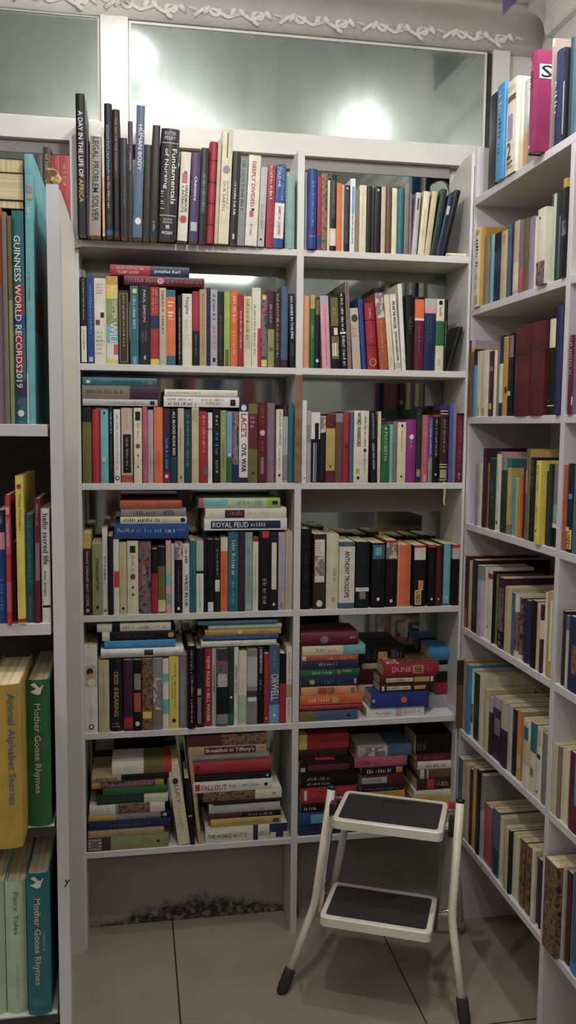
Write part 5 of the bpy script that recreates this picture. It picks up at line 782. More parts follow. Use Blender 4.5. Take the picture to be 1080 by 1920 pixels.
(1,'very tall aqua picture book beside the shelf end',24,17,'L',0,-0.1561,1.428,1.417,0.0123,0.4107,0.22,0.0079,'aqua',{'D': [('b',0.054,0.071,'sky',0.1,0.9),('b',0.116,0.14,'lilac',0.1,0.9),('e',0.155,0.6,0.3,'gold'),('m',0.432,0.539,'teal',0.3,0.5),('m',0.194,0.241,'white',0.3,0.6)],'C': [('b',0.1,0.55,0.35,0.5,'scarlet'),('b',0.2,0.6,0.55,0.7,'lilac')],'S': [(0.807,0.998,'white',0,0.2,'')]}),
(0,'',24,17,'L',2,-0.2062,1.5451,1.7526,0.0126,0.0419,0.11,0.0,'black',{}),
(1,'thick book lying with cream page edges outward,middle',24,17,'L',2,-0.2056,1.5451,1.7798,0.0406,0.0418,0.11,0.0,'ink',{}),
(0,'',24,17,'L',2,-0.2052,1.5478,1.8114,0.0213,0.0409,0.11,0.0,'ink',{}),
(1,'navy book with pink diamond at the frame edge',15,12,'L',0,-0.2082,1.4282,1.1,0.0135,0.1815,0.1211,0.0,'blue',{'D': [('b',0.0,0.187,'navy',0,1),('b',0.196,0.345,'pink',0.1,0.95),('m',0.056,0.121,'silver',0.4,0.7),('m',0.606,0.905,'sky',0.35,0.7)]}),
(1,'narrow red and pink book leaning',15,12,'L',0,-0.1951,1.412,1.1,0.0063,0.207,0.1283,0.0037,'scarlet',{'D': [('b',0.093,0.15,'pink',0.1,0.9),('b',0.174,0.449,'rose',0,1),('b',0.667,0.894,'rose',0,1),('t',0.182,0.404,'white',0.3,0.7,'Helpful Thomas')]}),
(0,'',15,12,'L',0,-0.1902,1.44,1.1,0.005,0.1294,0.0922,0.0,'wine',{}),
(1,'tall yellow book with dark script lettering',15,12,'L',0,-0.1771,1.417,1.1,0.0118,0.2363,0.1667,-0.0002,'yellow',{'D': [('b',0.963,0.988,'red',0,1),('e',0.071,0.45,0.3,'red'),('t',0.117,0.366,'olive',0.3,0.7,'Witzy Wonders')]}),
(1,'teal book with pale lettering panels',15,12,'L',0,-0.1644,1.4288,1.1,0.0124,0.1753,0.113,0.0,'teal',{'D': [('m',0.073,0.219,'aqua',0.35,0.6),('m',0.267,0.685,'aqua',0.35,0.6),('m',0.763,0.967,'aquagrey',0.35,0.6)]}),
(1,'maroon book with rose panel',15,12,'L',0,-0.1521,1.4219,1.1,0.0082,0.2002,0.1272,0.0112,'wine',{'D': [('b',0.356,0.656,'mauve',0.2,0.9),('e',0.957,0.5,0.15,'rose'),('m',0.042,0.22,'pink',0.35,0.65)]}),
(1,'white book titled hello sacred life',15,12,'L',0,-0.1398,1.4252,1.1,0.0133,0.1839,0.1265,0.0,'white',{'D': [('b',0.848,0.868,'ink',0.1,1),('t',0.046,0.491,'ink',0.25,0.85,'hello sacred life'),('t',0.547,0.769,'charcoal',0.3,0.6,'kim krans'),('m',0.941,0.968,'grey',0.4,0.55)]}),
(1,'thick yellow book of animal alphabet stories',22,15,'L',0,-0.1979,1.345,0.764,0.0488,0.259,0.1792,0.0,'golden',{'H': 1,'D': [('b',0.0,0.928,'mustard',0.93,1),('t',0.05,0.73,'steel',0.55,0.85,'Animal Alphabet Stories'),('m',0.767,0.897,'mustard',0.6,0.75)]}),
(1,'thick green nursery rhymes book with gold title',22,15,'L',0,-0.1547,1.416,0.764,0.0365,0.2443,0.2,0.0,'green',{'H': 1,'D': [('g',0.06,0.48,0.3,'white'),('t',0.159,0.769,'sand',0.25,0.6,'Mother Goose Rhymes'),('t',0.381,0.52,'olive',0.66,0.8,'Treasury of'),('n',0.873,0.915,'olive',0.25,0.85,3)]}),
(1,'pale green book cut by the frame edge',12,10,'L',0,-0.2294,1.4271,0.437,0.0273,0.2294,0.1527,0.0,'palegreen',{'H': 1}),
(1,'pale green fairy tales book',12,10,'L',0,-0.198,1.4254,0.437,0.0329,0.2305,0.2,0.0,'palegreen',{'H': 1,'D': [('t',0.077,0.4,'taupe',0.35,0.65,'Fairy Tales'),('m',0.631,0.892,'sage',0.5,0.6)]}),
(1,'thick teal nursery rhymes book with gold title',12,10,'L',0,-0.1605,1.416,0.437,0.0375,0.2463,0.2,0.0,'teal',{'H': 1,'D': [('g',0.06,0.48,0.3,'white'),('t',0.172,0.783,'sand',0.25,0.6,'Mother Goose Rhymes'),('t',0.402,0.546,'aquagrey',0.66,0.8,'Treasury of'),('n',0.883,0.933,'aquagrey',0.25,0.85,3)]}),
(1,'black book at the corner end',25,18,'R',0,0.9083,2.188,2.027,0.0463,0.2362,0.1519,0.0,'ink',{}),
(1,'bright blue book with white lettering',25,18,'R',0,0.891,2.1027,2.027,0.0401,0.2279,0.156,0.0,'azure',{'D': [('m',0.068,0.326,'silver',0.25,0.75),('m',0.351,0.757,'navy',0.3,0.7)]}),
(1,'cream book with purple picture and big number',25,18,'R',0,0.895,2.0467,2.027,0.0552,0.2179,0.1379,0.0,'ivory',{'D': [('b',0.163,0.225,'brown',0.1,0.9),('b',0.363,0.638,'lilac',0.2,0.7),('h',0.657,0.838,'plum',0.2,0.6,'2'),('m',0.863,0.951,'ink',0.2,0.8),('n',0.063,0.125,'taupe',0.1,0.9,2)]}),
(1,'pale cream book standing between the number and magenta ones',25,18,'R',0,0.904,2.0116,2.027,0.0138,0.2096,0.1433,0.0,'cream',{}),
(1,'white grey book with orange foot',25,18,'R',0,0.9076,1.993,2.027,0.0222,0.1985,0.13,0.0,'silver',{'D': [('b',0.605,0.969,'peach',0.4,1)]}),
(1,'thick magenta book with glossy spine',25,18,'R',0,0.871,1.8869,2.027,0.0339,0.2149,0.1445,0.0,'hotpink',{'H': 1,'D': [('e',0.943,0.5,0.12,'pink'),('m',0.093,0.21,'pink',0.2,0.7),('m',0.233,0.373,'plum',0.2,0.8)],'C': [('b',0.03,0.97,0.72,0.86,'ivory'),('t',0.06,0.24,0.73,0.85,'ink','S')]}),
(1,'grey book with yellowed top',25,18,'R',0,0.9067,1.8627,2.027,0.0132,0.2351,0.1549,0.0,'taupe',{'D': [('b',0.0,0.069,'sand',0.2,1),('b',0.069,0.433,'grey',0.1,0.9)]}),
(1,'navy book with silver lettering',25,18,'R',0,0.9038,1.8283,2.027,0.0381,0.198,0.1347,0.0,'navy',{'H': 1,'D': [('m',0.316,0.688,'silver',0.2,0.5)]}),
(1,'dark slate book with pale stripe',25,18,'R',0,0.9021,1.7951,2.027,0.0184,0.1849,0.13,0.0,'ink',{'D': [('b',0.339,0.925,'silver',0.3,0.6)]}),
(1,'tall teal black book near the frame edge',25,18,'R',0,0.9057,1.7765,2.027,0.0176,0.2025,0.145,0.0,'dteal',{'H': 1}),
(0,'',25,18,'R',0,0.9072,1.7593,2.027,0.0156,0.1946,0.1378,0.0,'steel',{'H': 1}),
(1,'cream book with yellow cover at the corner',13,11,'R',0,0.895,2.2346,1.737,0.0377,0.2042,0.21,0.0,'ivory',{'D': [('b',0.035,0.09,'gold',0.2,0.8),('b',0.852,0.963,'gold',0.2,0.8),('m',0.145,0.506,'ink',0.35,0.7),('m',0.547,0.797,'taupe',0.35,0.6)],'C': [('b',0,1,0,1,'mustard')]}),
(0,'',13,11,'R',0,0.9039,2.1968,1.737,0.0183,0.175,0.13,0.0,'taupe',{}),
(0,'',13,11,'R',0,0.9097,2.1729,1.737,0.0284,0.1749,0.13,0.0,'aqua',{'H': 1}),
(1,'dark navy book right of the aqua one',13,11,'R',0,0.9045,2.126,1.737,0.0375,0.1689,0.13,0.0,'navy',{'D': [('b',0.0,0.256,'ink',0,1)]}),
(1,'tan cream book',13,11,'R',0,0.906,2.0885,1.737,0.0363,0.1666,0.13,0.0,'sand',{'D': [('b',0.048,0.191,'tan',0.2,0.7)]}),
(0,'',13,11,'R',0,0.9054,2.0577,1.737,0.0201,0.174,0.13,0.0,'steel',{}),
(0,'',13,11,'R',0,0.9073,2.0416,1.737,0.0109,0.1744,0.13,0.0,'plum',{}),
(0,'',13,11,'R',0,0.9038,2.0135,1.737,0.0278,0.1733,0.13,0.0,'beige',{'D': [('b',0.562,0.932,'cream',0,1)]}),
(0,'',13,11,'R',0,0.9047,1.9888,1.737,0.0204,0.1702,0.13,0.0,'mauve',{'D': [('b',0.655,0.983,'rose',0,1)]}),
(1,'olive brown book',13,11,'R',0,0.9075,1.9657,1.737,0.0245,0.1693,0.13,0.0,'olive',{}),
(0,'',13,11,'R',0,0.9084,1.94,1.737,0.0258,0.1666,0.13,0.0,'lilac',{}),
(0,'',13,11,'R',0,0.906,1.9145,1.737,0.0123,0.1611,0.13,0.0,'cream',{}),
(1,'tall cream book with dark picture at foot',13,11,'R',0,0.891,1.856,1.737,0.0396,0.1648,0.13,0.0,'ivory',{'D': [('b',0.695,1.0,'artd',0,1),('b',0.695,0.767,'beige',0.1,0.4),('e',0.122,0.35,0.08,'ink'),('e',0.731,0.15,0.1,'ink'),('e',0.724,0.7,0.12,'taupe')],'C': [('b',0.2,0.8,0.55,0.75,'red')]}),
(0,'',13,11,'R',0,0.9086,1.8417,1.737,0.005,0.1907,0.13,0.0,'charcoal',{'D': [('b',0.0,0.027,'red',0,1),('b',0.82,0.944,'lime',0.3,1)]}),
(0,'',13,11,'R',0,0.9038,1.8221,1.737,0.0122,0.1881,0.1309,0.0,'palegreen',{}),
(1,'dark grey book left of the yellow topped one',13,11,'R',0,0.9044,1.8019,1.737,0.027,0.1881,0.1345,0.0,'ink',{'D': [('b',0.282,0.982,'steel',0.6,0.9)]}),
(1,'black book with yellow top',13,11,'R',0,0.895,1.7603,1.737,0.0177,0.2028,0.13,0.0,'black',{'D': [('b',0.0,0.09,'mustard',0,1),('b',0.422,0.576,'artd',0,1),('m',0.146,0.256,'charcoal',0.3,0.7)]}),
(0,'',20,14,'R',0,0.897,2.2686,1.448,0.0159,0.2054,0.2,0.0,'brown',{'C': [('b',0,1,0.9,1,'lav'),('b',0,1,0.85,0.9,'mustard')]}),
(0,'',20,14,'R',0,0.9053,2.2544,1.448,0.0112,0.1804,0.13,0.0,'azure',{'D': [('b',0.0,0.236,'ink',0,1)]}),
(0,'',20,14,'R',0,0.9096,2.233,1.448,0.0304,0.1742,0.13,0.0,'cream',{'D': [('b',0.859,0.98,'gold',0.2,0.7)]}),
(1,'right one of two cream paperbacks',20,14,'R',0,0.9051,2.1859,1.448,0.0347,0.1728,0.13,0.0,'cream',{'D': [('b',0.864,0.983,'gold',0.2,0.7)]}),
(0,'',20,14,'R',0,0.9098,2.1526,1.448,0.0307,0.1676,0.13,0.0,'plum',{'D': [('b',0.793,0.888,'gold',0.2,0.8),('b',0.235,0.305,'mauve',0.1,0.9)]}),
(0,'',20,14,'R',0,0.9024,2.1117,1.448,0.0139,0.1666,0.13,0.0,'ivory',{}),
(0,'',20,14,'R',0,0.9051,2.1016,1.448,0.005,0.1873,0.1329,0.0,'taupe',{}),
(0,'',20,14,'R',0,0.9091,2.091,1.448,0.019,0.2007,0.1391,0.0,'navy',{'D': [('b',0.347,0.832,'ivory',0,1)]}),
(1,'mustard yellow book',20,14,'R',0,0.91,2.0664,1.448,0.029,0.1953,0.1393,0.0,'mustard',{'D': [('b',0.0,0.014,'cream',0,1),('b',0.632,0.704,'ink',0.6,0.9)]}),
(1,'dark book with pinkish top',20,14,'R',0,0.9046,2.0244,1.448,0.0276,0.1993,0.13,0.0,'ink',{'D': [('b',0.028,0.29,'mauve',0.2,1)],'S': [(0.697,0.752,'white',0.2,0.7,'')]}),
(1,'left volume of two large dark red law books',20,14,'R',0,0.895,1.9463,1.448,0.0796,0.2094,0.1455,0.0,'maroon',{'H': 1,'D': [('b',0.247,0.266,'dkbrown',0,1),('b',0.297,0.335,'dkbrown',0,1),('b',0.373,0.392,'dkbrown',0,1),('m',0.303,0.329,'maroon',0.2,0.8)]}),
(1,'right volume of two large dark red law books',20,14,'R',0,0.895,1.8685,1.448,0.0709,0.2085,0.1431,0.0,'maroon',{'H': 1,'D': [('b',0.247,0.265,'dkbrown',0,1),('b',0.295,0.332,'dkbrown',0,1),('b',0.369,0.387,'dkbrown',0,1)]}),
(1,'tall black book with cream label',20,14,'R',0,0.905,1.8151,1.448,0.0348,0.2304,0.1515,0.0,'black',{'H': 1,'D': [('b',0.092,0.362,'cream',0.1,0.9),('b',0.907,0.916,'white',0.05,0.95),('m',0.853,0.875,'grey',0.3,0.6)]}),
(1,'tall navy book against the upright',20,14,'R',0,0.893,1.7618,1.448,0.0206,0.2302,0.1466,0.0,'navy',{'H': 1}),
(0,'',7,8,'R',0,0.902,2.2101,1.158,0.0116,0.1642,0.13,0.0,'grey',{}),
(0,'',7,8,'R',0,0.9048,2.1903,1.158,0.0268,0.1664,0.13,0.0,'cream',{'D': [('m',0.045,0.681,'sand',0.35,0.6)]}),
(0,'',7,8,'R',0,0.903,2.163,1.158,0.0173,0.2078,0.2,0.0,'plum',{'S': [(0.746,0.789,'white',0,1,'')]}),
(0,'',7,8,'R',0,0.9097,2.1486,1.158,0.0103,0.1711,0.13,0.0,'rust',{}),
(1,'dark green book with faint lettering',7,8,'R',0,0.9049,2.1141,1.158,0.0334,0.1844,0.13,0.0,'dgreen',{'D': [('b',0.0,0.008,'sage',0,1),('m',0.357,0.737,'grey',0.6,0.85)]}),
(1,'white and pink book',7,8,'R',0,0.9086,2.0831,1.158,0.0274,0.2006,0.2,0.0,'ivory',{'D': [('b',0.0,0.026,'hotpink',0,1),('e',0.894,0.5,0.15,'ink'),('m',0.199,0.486,'taupe',0.45,0.6),('m',0.688,0.832,'taupe',0.45,0.6)],'C': [('b',0,1,0.95,1,'pink')]}),
(1,'dark green black book with grey top',7,8,'R',0,0.9055,2.0422,1.158,0.0332,0.1883,0.13,0.0,'dgreen',{'D': [('b',0.0,0.165,'grey',0,1)]}),
(0,'',7,8,'R',0,0.9058,2.0135,1.158,0.0198,0.1866,0.13,0.0,'gold',{'D': [('b',0.0,0.12,'teal',0,1),('b',0.869,1.0,'taupe',0,1)]}),
(0,'',7,8,'R',0,0.9094,1.9943,1.158,0.0174,0.1431,0.13,0.0,'azure',{'H': 1}),
(0,'',7,8,'R',0,0.9049,1.9659,1.158,0.0158,0.1434,0.13,0.0,'lime',{}),
(0,'',7,8,'R',0,0.9022,1.9448,1.158,0.0108,0.1448,0.13,0.0,'orange',{}),
(0,'',7,8,'R',0,0.9085,1.9332,1.158,0.0112,0.1841,0.13,0.0,'plum',{'S': [(0.719,0.77,'white',0,1,'')]}),
(0,'',7,8,'R',0,0.9023,1.9035,1.158,0.0191,0.2131,0.22,0.0,'olive',{'D': [('b',0.23,0.48,'silver',0.1,0.5)],'C': [('b',0,1,0,1,'gold')]}),
(1,'dark navy book left of the yellow one',7,8,'R',0,0.9023,1.8772,1.158,0.0268,0.1942,0.13,0.0,'ink',{'D': [('m',0.04,0.391,'grey',0.35,0.65)]}),
(1,'bright yellow book with black lettering',7,8,'R',0,0.893,1.8298,1.158,0.024,0.1886,0.13,0.0,'yellow',{'D': [('b',0.825,0.852,'ink',0.3,0.5),('m',0.054,0.392,'olive',0.35,0.65),('m',0.541,0.622,'olive',0.35,0.6)]}),
(0,'',7,8,'R',0,0.908,1.8149,1.158,0.005,0.1658,0.13,0.0,'maroon',{}),
(0,'',7,8,'R',0,0.9047,1.7964,1.158,0.0157,0.1822,0.13,0.0,'dgreen',{'S': [(0.719,0.767,'white',0,1,'')]}),
(1,'mauve grey book with white tape and black foot',7,8,'R',0,0.9097,1.775,1.158,0.0257,0.183,0.13,0.0,'mauve',{'D': [('b',0.478,0.696,'aquagrey',0,1),('b',0.758,1.0,'black',0,1)],'C': [('b',0,1,0,1,'plum')],'S': [(0.71,0.764,'white',0,1,'')]}),
(0,'',3,7,'R',0,0.9041,2.267,0.866,0.019,0.2009,0.21,0.0,'rust',{'D': [('b',0.0,0.735,'maroon',0,1)],'C': [('b',0,1,0,1,'maroon')]}),
(0,'',3,7,'R',0,0.9077,2.2465,0.866,0.0207,0.1891,0.13,0.0,'sand',{}),
(0,'',3,7,'R',0,0.9042,2.2077,0.866,0.0339,0.1985,0.21,0.0,'dkbrown',{}),
(1,'lavender book with grey top',3,7,'R',0,0.902,2.1667,0.866,0.0307,0.1896,0.1318,0.0,'lav',{'D': [('b',0.0,0.201,'grey',0,1)]}),
(0,'',3,7,'R',0,0.9093,2.142,0.866,0.0174,0.1874,0.13,0.0,'ivory',{}),
(0,'',3,7,'R',0,0.9095,2.1155,0.866,0.0304,0.1798,0.13,0.0,'ivory',{'D': [('b',0.017,0.092,'red',0,1),('e',0.806,0.2,0.1,'ink')]}),
(0,'',3,7,'R',0,0.9039,2.0829,0.866,0.005,0.1873,0.13,0.0,'ink',{}),
(0,'',3,7,'R',0,0.9097,2.073,0.866,0.0142,0.1803,0.13,0.0,'olive',{'H': 1}),
(1,'maroon book with teal picture',3,7,'R',0,0.9051,2.0341,0.866,0.037,0.1799,0.21,0.0,'plum',{'D': [('b',0.15,0.769,'artd',0.1,0.9),('b',0.752,0.936,'ink',0,1),('m',0.802,0.97,'silver',0.35,0.65)],'S': [(1.0,1.0,'silver',0.3,0.7,'')]}),
(1,'cream book with worn brown streaks',3,7,'R',0,0.904,1.9917,0.866,0.0346,0.1638,0.13,0.0,'sand',{'D': [('m',0.054,0.36,'tan',0.3,0.7)]}),
(0,'',3,7,'R',0,0.9059,1.9646,0.866,0.0184,0.154,0.13,0.0,'steel',{}),
(0,'',3,7,'R',0,0.9035,1.9405,0.866,0.0157,0.1562,0.13,0.0,'artd',{'D': [('b',0.0,0.277,'ivory',0,1),('b',0.886,1.0,'cream',0,1)]}),
(0,'',3,7,'R',0,0.9079,1.9252,0.866,0.0135,0.1496,0.13,0.0,'artb',{'D': [('b',0.92,1.0,'ivory',0,1),('b',1.0,1.0,'red',0,1)]}),
(1,'wide navy blue book',3,7,'R',0,0.9082,1.8966,0.866,0.0412,0.15,0.13,0.0,'navy',{'H': 1}),
(1,'black book right of the navy one',3,7,'R',0,0.9046,1.8513,0.866,0.0288,0.1584,0.13,0.0,'black',{}),
(0,'',3,7,'R',0,0.9049,1.8273,0.866,0.0158,0.1569,0.13,0.0,'sand',{}),
(0,'',3,7,'R',0,0.9026,1.8088,0.866,0.0078,0.1571,0.13,0.0,'plum',{'D': [('b',0.224,0.5,'ivory',0,1)]}),
(0,'',3,7,'R',0,0.908,1.7982,0.866,0.0122,0.1876,0.2,0.0,'ivory',{}),
(1,'olive cream book against the upright',3,7,'R',0,0.904,1.7708,0.866,0.0227,0.1947,0.2,0.0,'gold',{'S': [(0.102,0.799,'ivory',0.7,1,'')]}),
(0,'',18,13,'R',0,0.889,2.2735,0.573,0.006,0.1974,0.13,0.0,'brown',{'D': [('b',0.0,0.359,'dkbrown',0,1)]}),
(1,'tan olive book',18,13,'R',0,0.9064,2.2641,0.573,0.0181,0.2,0.21,0.0,'tan',{'C': [('b',0,1,0,1,'gold')]}),
(0,'',18,13,'R',0,0.9046,2.233,0.573,0.0273,0.1952,0.21,0.0,'azure',{}),
(0,'',18,13,'R',0,0.9098,2.2117,0.573,0.0142,0.1879,0.1331,0.0,'ivory',{'D': [('b',0.511,0.793,'artb',0,1)]}),
(0,'',18,13,'R',0,0.9099,2.1847,0.573,0.0335,0.1847,0.2,0.0,'dgreen',{}),
(0,'',18,13,'R',0,0.9041,2.1351,0.573,0.0299,0.194,0.2,0.0,'cream',{}),
(0,'',18,13,'R',0,0.9027,2.1012,0.573,0.024,0.1663,0.13,0.0,'sand',{}),
(0,'',18,13,'R',0,0.906,2.078,0.573,0.0211,0.1523,0.2,0.0,'plum',{'D': [('b',0.0,0.257,'lav',0,1)],'C': [('b',0,1,0.97,1,'orange')]}),
(1,'left one of two dark smoky picture books',18,13,'R',0,0.9077,2.0437,0.573,0.0463,0.1614,0.13,0.0,'plum',{'D': [('b',0.0,0.172,'lav',0,1),('b',0.325,0.593,'mauve',0.3,1)]}),
(1,'right one of two dark smoky picture books',18,13,'R',0,0.9039,1.9914,0.573,0.0349,0.1691,0.13,0.0,'plum',{'D': [('b',0.0,0.428,'beige',0,1)]}),
(0,'',18,13,'R',0,0.907,1.9615,0.573,0.0237,0.1673,0.13,0.0,'silver',{}),
(0,'',18,13,'R',0,0.908,1.9371,0.573,0.0224,0.165,0.13,0.0,'ink',{'D': [('m',0.071,0.339,'grey',0.35,0.6)]}),
(0,'',18,13,'R',0,0.9073,1.9098,0.573,0.0231,0.1704,0.22,0.0,'mustard',{'D': [('b',0.0,0.372,'orange',0,1),('b',0.628,0.815,'beige',0.2,1)],'C': [('b',0,1,0,1,'tan')]}),
(1,'cream book with teal picture',18,13,'R',0,0.903,1.861,0.573,0.0355,0.1659,0.13,0.0,'ivory',{'D': [('b',0.111,0.3,'teal',0.1,0.8),('b',0.3,0.659,'sand',0,1),('m',0.043,0.094,'taupe',0.2,0.7)]}),
(1,'teal topped cream book',18,13,'R',0,0.9044,1.8284,0.573,0.0284,0.1697,0.13,0.0,'cream',{'D': [('b',0.0,0.412,'teal',0,1),('b',0.643,0.758,'taupe',0.1,0.7)]}),
(0,'',18,13,'R',0,0.905,1.7991,0.573,0.0248,0.1686,0.13,0.0,'ivory',{'D': [('b',0.377,0.442,'charcoal',0.1,0.8),('b',0.033,0.262,'beige',0.2,0.8),('e',0.909,0.4,0.12,'ink')]}),
(0,'',18,13,'R',0,0.9036,1.77,0.573,0.0224,0.1651,0.13,0.0,'taupe',{}),
(0,'',18,13,'R',0,0.904,1.7545,0.573,0.006,0.1673,0.13,0.0,'mauve',{}),
(1,'grey green book at the corner',11,9,'R',0,0.895,2.2461,0.272,0.0337,0.2262,0.1533,0.0,'steel',{'C': [('b',0,1,0,1,'tan')]}),
(1,'pale cream grey book',11,9,'R',0,0.9046,2.216,0.272,0.0253,0.2196,0.2,0.0,'beige',{}),
(0,'',11,9,'R',0,0.9052,2.1904,0.272,0.0201,0.2164,0.1557,0.0,'maroon',{}),
(0,'',11,9,'R',0,0.9061,2.1679,0.272,0.0237,0.2291,0.2,0.0,'gold',{'C': [('b',0,1,0,1,'ink')]}),
(0,'',11,9,'R',0,0.9039,2.1375,0.272,0.019,0.2356,0.1651,0.0,'ink',{'D': [('b',0.473,0.895,'plum',0,1)]}),
(0,'',11,9,'R',0,0.9072,2.1171,0.272,0.0205,0.2287,0.2,0.0,'grey',{'D': [('b',0.423,1.0,'silver',0,1)]}),
(1,'rust pink book',11,9,'R',0,0.9099,2.0794,0.272,0.0479,0.1608,0.13,0.0,'rust',{'D': [('b',0.0,0.921,'rose',0.4,1)]}),
(1,'teal grey book',11,9,'R',0,0.9058,2.0226,0.272,0.0385,0.1745,0.13,0.0,'steel',{'D': [('b',0.589,0.959,'dteal',0.3,1)]}),
(0,'',11,9,'R',0,0.9087,1.9918,0.272,0.0219,0.1689,0.13,0.0,'cream',{}),
(0,'',11,9,'R',0,0.9023,1.9513,0.272,0.0223,0.1619,0.13,0.0,'sand',{}),
(0,'',11,9,'R',0,0.903,1.9325,0.272,0.0114,0.1627,0.13,0.0,'ink',{}),
(1,'wide cream book',11,9,'R',0,0.9098,1.91,0.272,0.0325,0.1611,0.13,0.0,'cream',{}),
(0,'',11,9,'R',0,0.9094,1.8716,0.272,0.0275,0.1662,0.13,0.0,'artb',{}),
(0,'',11,9,'R',0,0.9089,1.84,0.272,0.0252,0.1673,0.13,0.0,'artb',{}),
(0,'',11,9,'R',0,0.9041,1.8052,0.272,0.0167,0.1766,0.13,0.0,'cream',{}),
(1,'dark plum book against the upright',11,9,'R',0,0.9096,1.7849,0.272,0.0226,0.164,0.13,0.0,'plum',{'S': [(0.95,1.0,'white',0.3,0.8,'')]}),
(1,'maroon book with pink lettering and white label',19,0,'R',0,0.897,1.7081,1.448,0.0213,0.1635,0.13,0.0,'wine',{'D': [('m',0.022,0.539,'pink',0.3,0.7)],'C': [('b',0,1,0,1,'mauve'),('b',0.1,0.9,0.12,0.24,'ivory')],'S': [(0.777,0.885,'white',0.9,1,'')]}),
(1,'orange red book against the upright',6,0,'R',0,0.9037,1.7244,1.158,0.0163,0.1838,0.13,0.0,'rust',{'C': [('b',0,1,0,1,'orange')]}),
(1,'navy book with blue patch and yellow used sticker',6,0,'R',0,0.9031,1.7007,1.158,0.0237,0.1875,0.13,0.0,'ink',{'D': [('b',0.339,0.397,'azure',0.3,0.9)],'S': [(0.717,0.768,'white',0,0.6,''),(0.742,0.96,'yellow',0.2,1,'USED')]}),
(0,'',6,0,'R',0,0.904,1.6754,1.158,0.0258,0.1886,0.13,0.0,'steel',{'S': [(0.659,0.885,'cream',0,1,'')]}),
(0,'',2,0,'R',0,0.9072,1.7119,0.866,0.014,0.1632,0.2,0.0,'dkbrown',{}),
(0,'',2,0,'R',0,0.9036,1.69,0.866,0.0117,0.1577,0.13,0.0,'silver',{'D': [('b',0.0,0.194,'steel',0,1)]}),
(1,'navy picture book with brown foot',2,0,'R',0,0.9046,1.6594,0.866,0.0482,0.1606,0.13,0.0,'navy',{'D': [('b',0.368,0.759,'artb',0.3,1)]}),
(1,'worn cream book against the upright',17,0,'R',0,0.9035,1.7209,0.573,0.0233,0.1595,0.13,0.0,'sand',{}),
(0,'',17,0,'R',0,0.9036,1.7008,0.573,0.013,0.1608,0.13,0.0,'taupe',{}),
(1,'worn cream book left of the maroon one',17,0,'R',0,0.9064,1.6786,0.573,0.03,0.1643,0.13,0.0,'cream',{}),
(1,'maroon and blue book at the frame edge',17,0,'R',0,0.9028,1.6292,0.573,0.0469,0.1705,0.13,0.0,'wine',{'D': [('b',0.007,0.646,'azure',0.5,1)]}),
(1,'brown picture book protruding past the upright',10,0,'R',0,0.889,1.6915,0.272,0.0583,0.2061,0.1409,0.0,'artb',{'C': [('b',0,1,0,1,'artb')]}),
(1,'pale grey book right of the brown picture one',10,0,'R',0,0.9027,1.6581,0.272,0.0073,0.2057,0.1309,0.0,'silver',{}),
(1,'dark maroon book',10,0,'R',0,0.9076,1.6433,0.272,0.0211,0.2076,0.1372,0.0,'maroon',{}),
(1,'blue book at the frame edge',10,0,'R',0,0.9043,1.6013,0.272,0.0435,0.2225,0.1448,0.0,'azure',{'D': [('b',0.0,0.876,'steel',0.1,0.9)]})
]
GLY = {}
def glyphs(s):
    if s in GLY: return GLY[s]
    c = bpy.data.curves.new('t', 'FONT'); c.body = s; c.resolution_u = 2; c.size = 1; c.offset = .012
    o = bpy.data.objects.new('t', c); COL.objects.link(o)
    me = bpy.data.meshes.new_from_object(o, depsgraph=bpy.context.evaluated_depsgraph_get())
    vs = [(v.co.x, v.co.y) for v in me.vertices]; fs = [tuple(p.vertices) for p in me.polygons]
    bpy.data.objects.remove(o); bpy.data.curves.remove(c); bpy.data.meshes.remove(me)
    x0 = min(v[0] for v in vs); x1 = max(v[0] for v in vs); y0 = min(v[1] for v in vs); y1 = max(v[1] for v in vs)
    GLY[s] = ([((x-x0)/(x1-x0), (y-y0)/(y1-y0)) for x, y in vs], fs, (x1-x0)/(y1-y0)); return GLY[s]
def pseudo(rng, n_across, long_, short_):
    """unreadable print: rows of letter-sized ticks grouped in words, in the unit square"""
    V = []; F = []; x = 0; step = max(.012, min(.2, short_/max(long_, 1e-4)*.75))
    while x < 1-step*.7:
        for k in range(rng.randint(2, 7)):
            if x > 1-step*.7: break
            h0 = 0; h1 = rng.choice((.72, .72, 1, 1)); wd = step*rng.choice((.22, .34, .46))
            b = len(V); V += [(x, h0), (x+wd, h0), (x+wd, h1), (x, h1)]; F.append((b, b+1, b+2, b+3)); x += step*.85
        x += step*.7
    return V, F
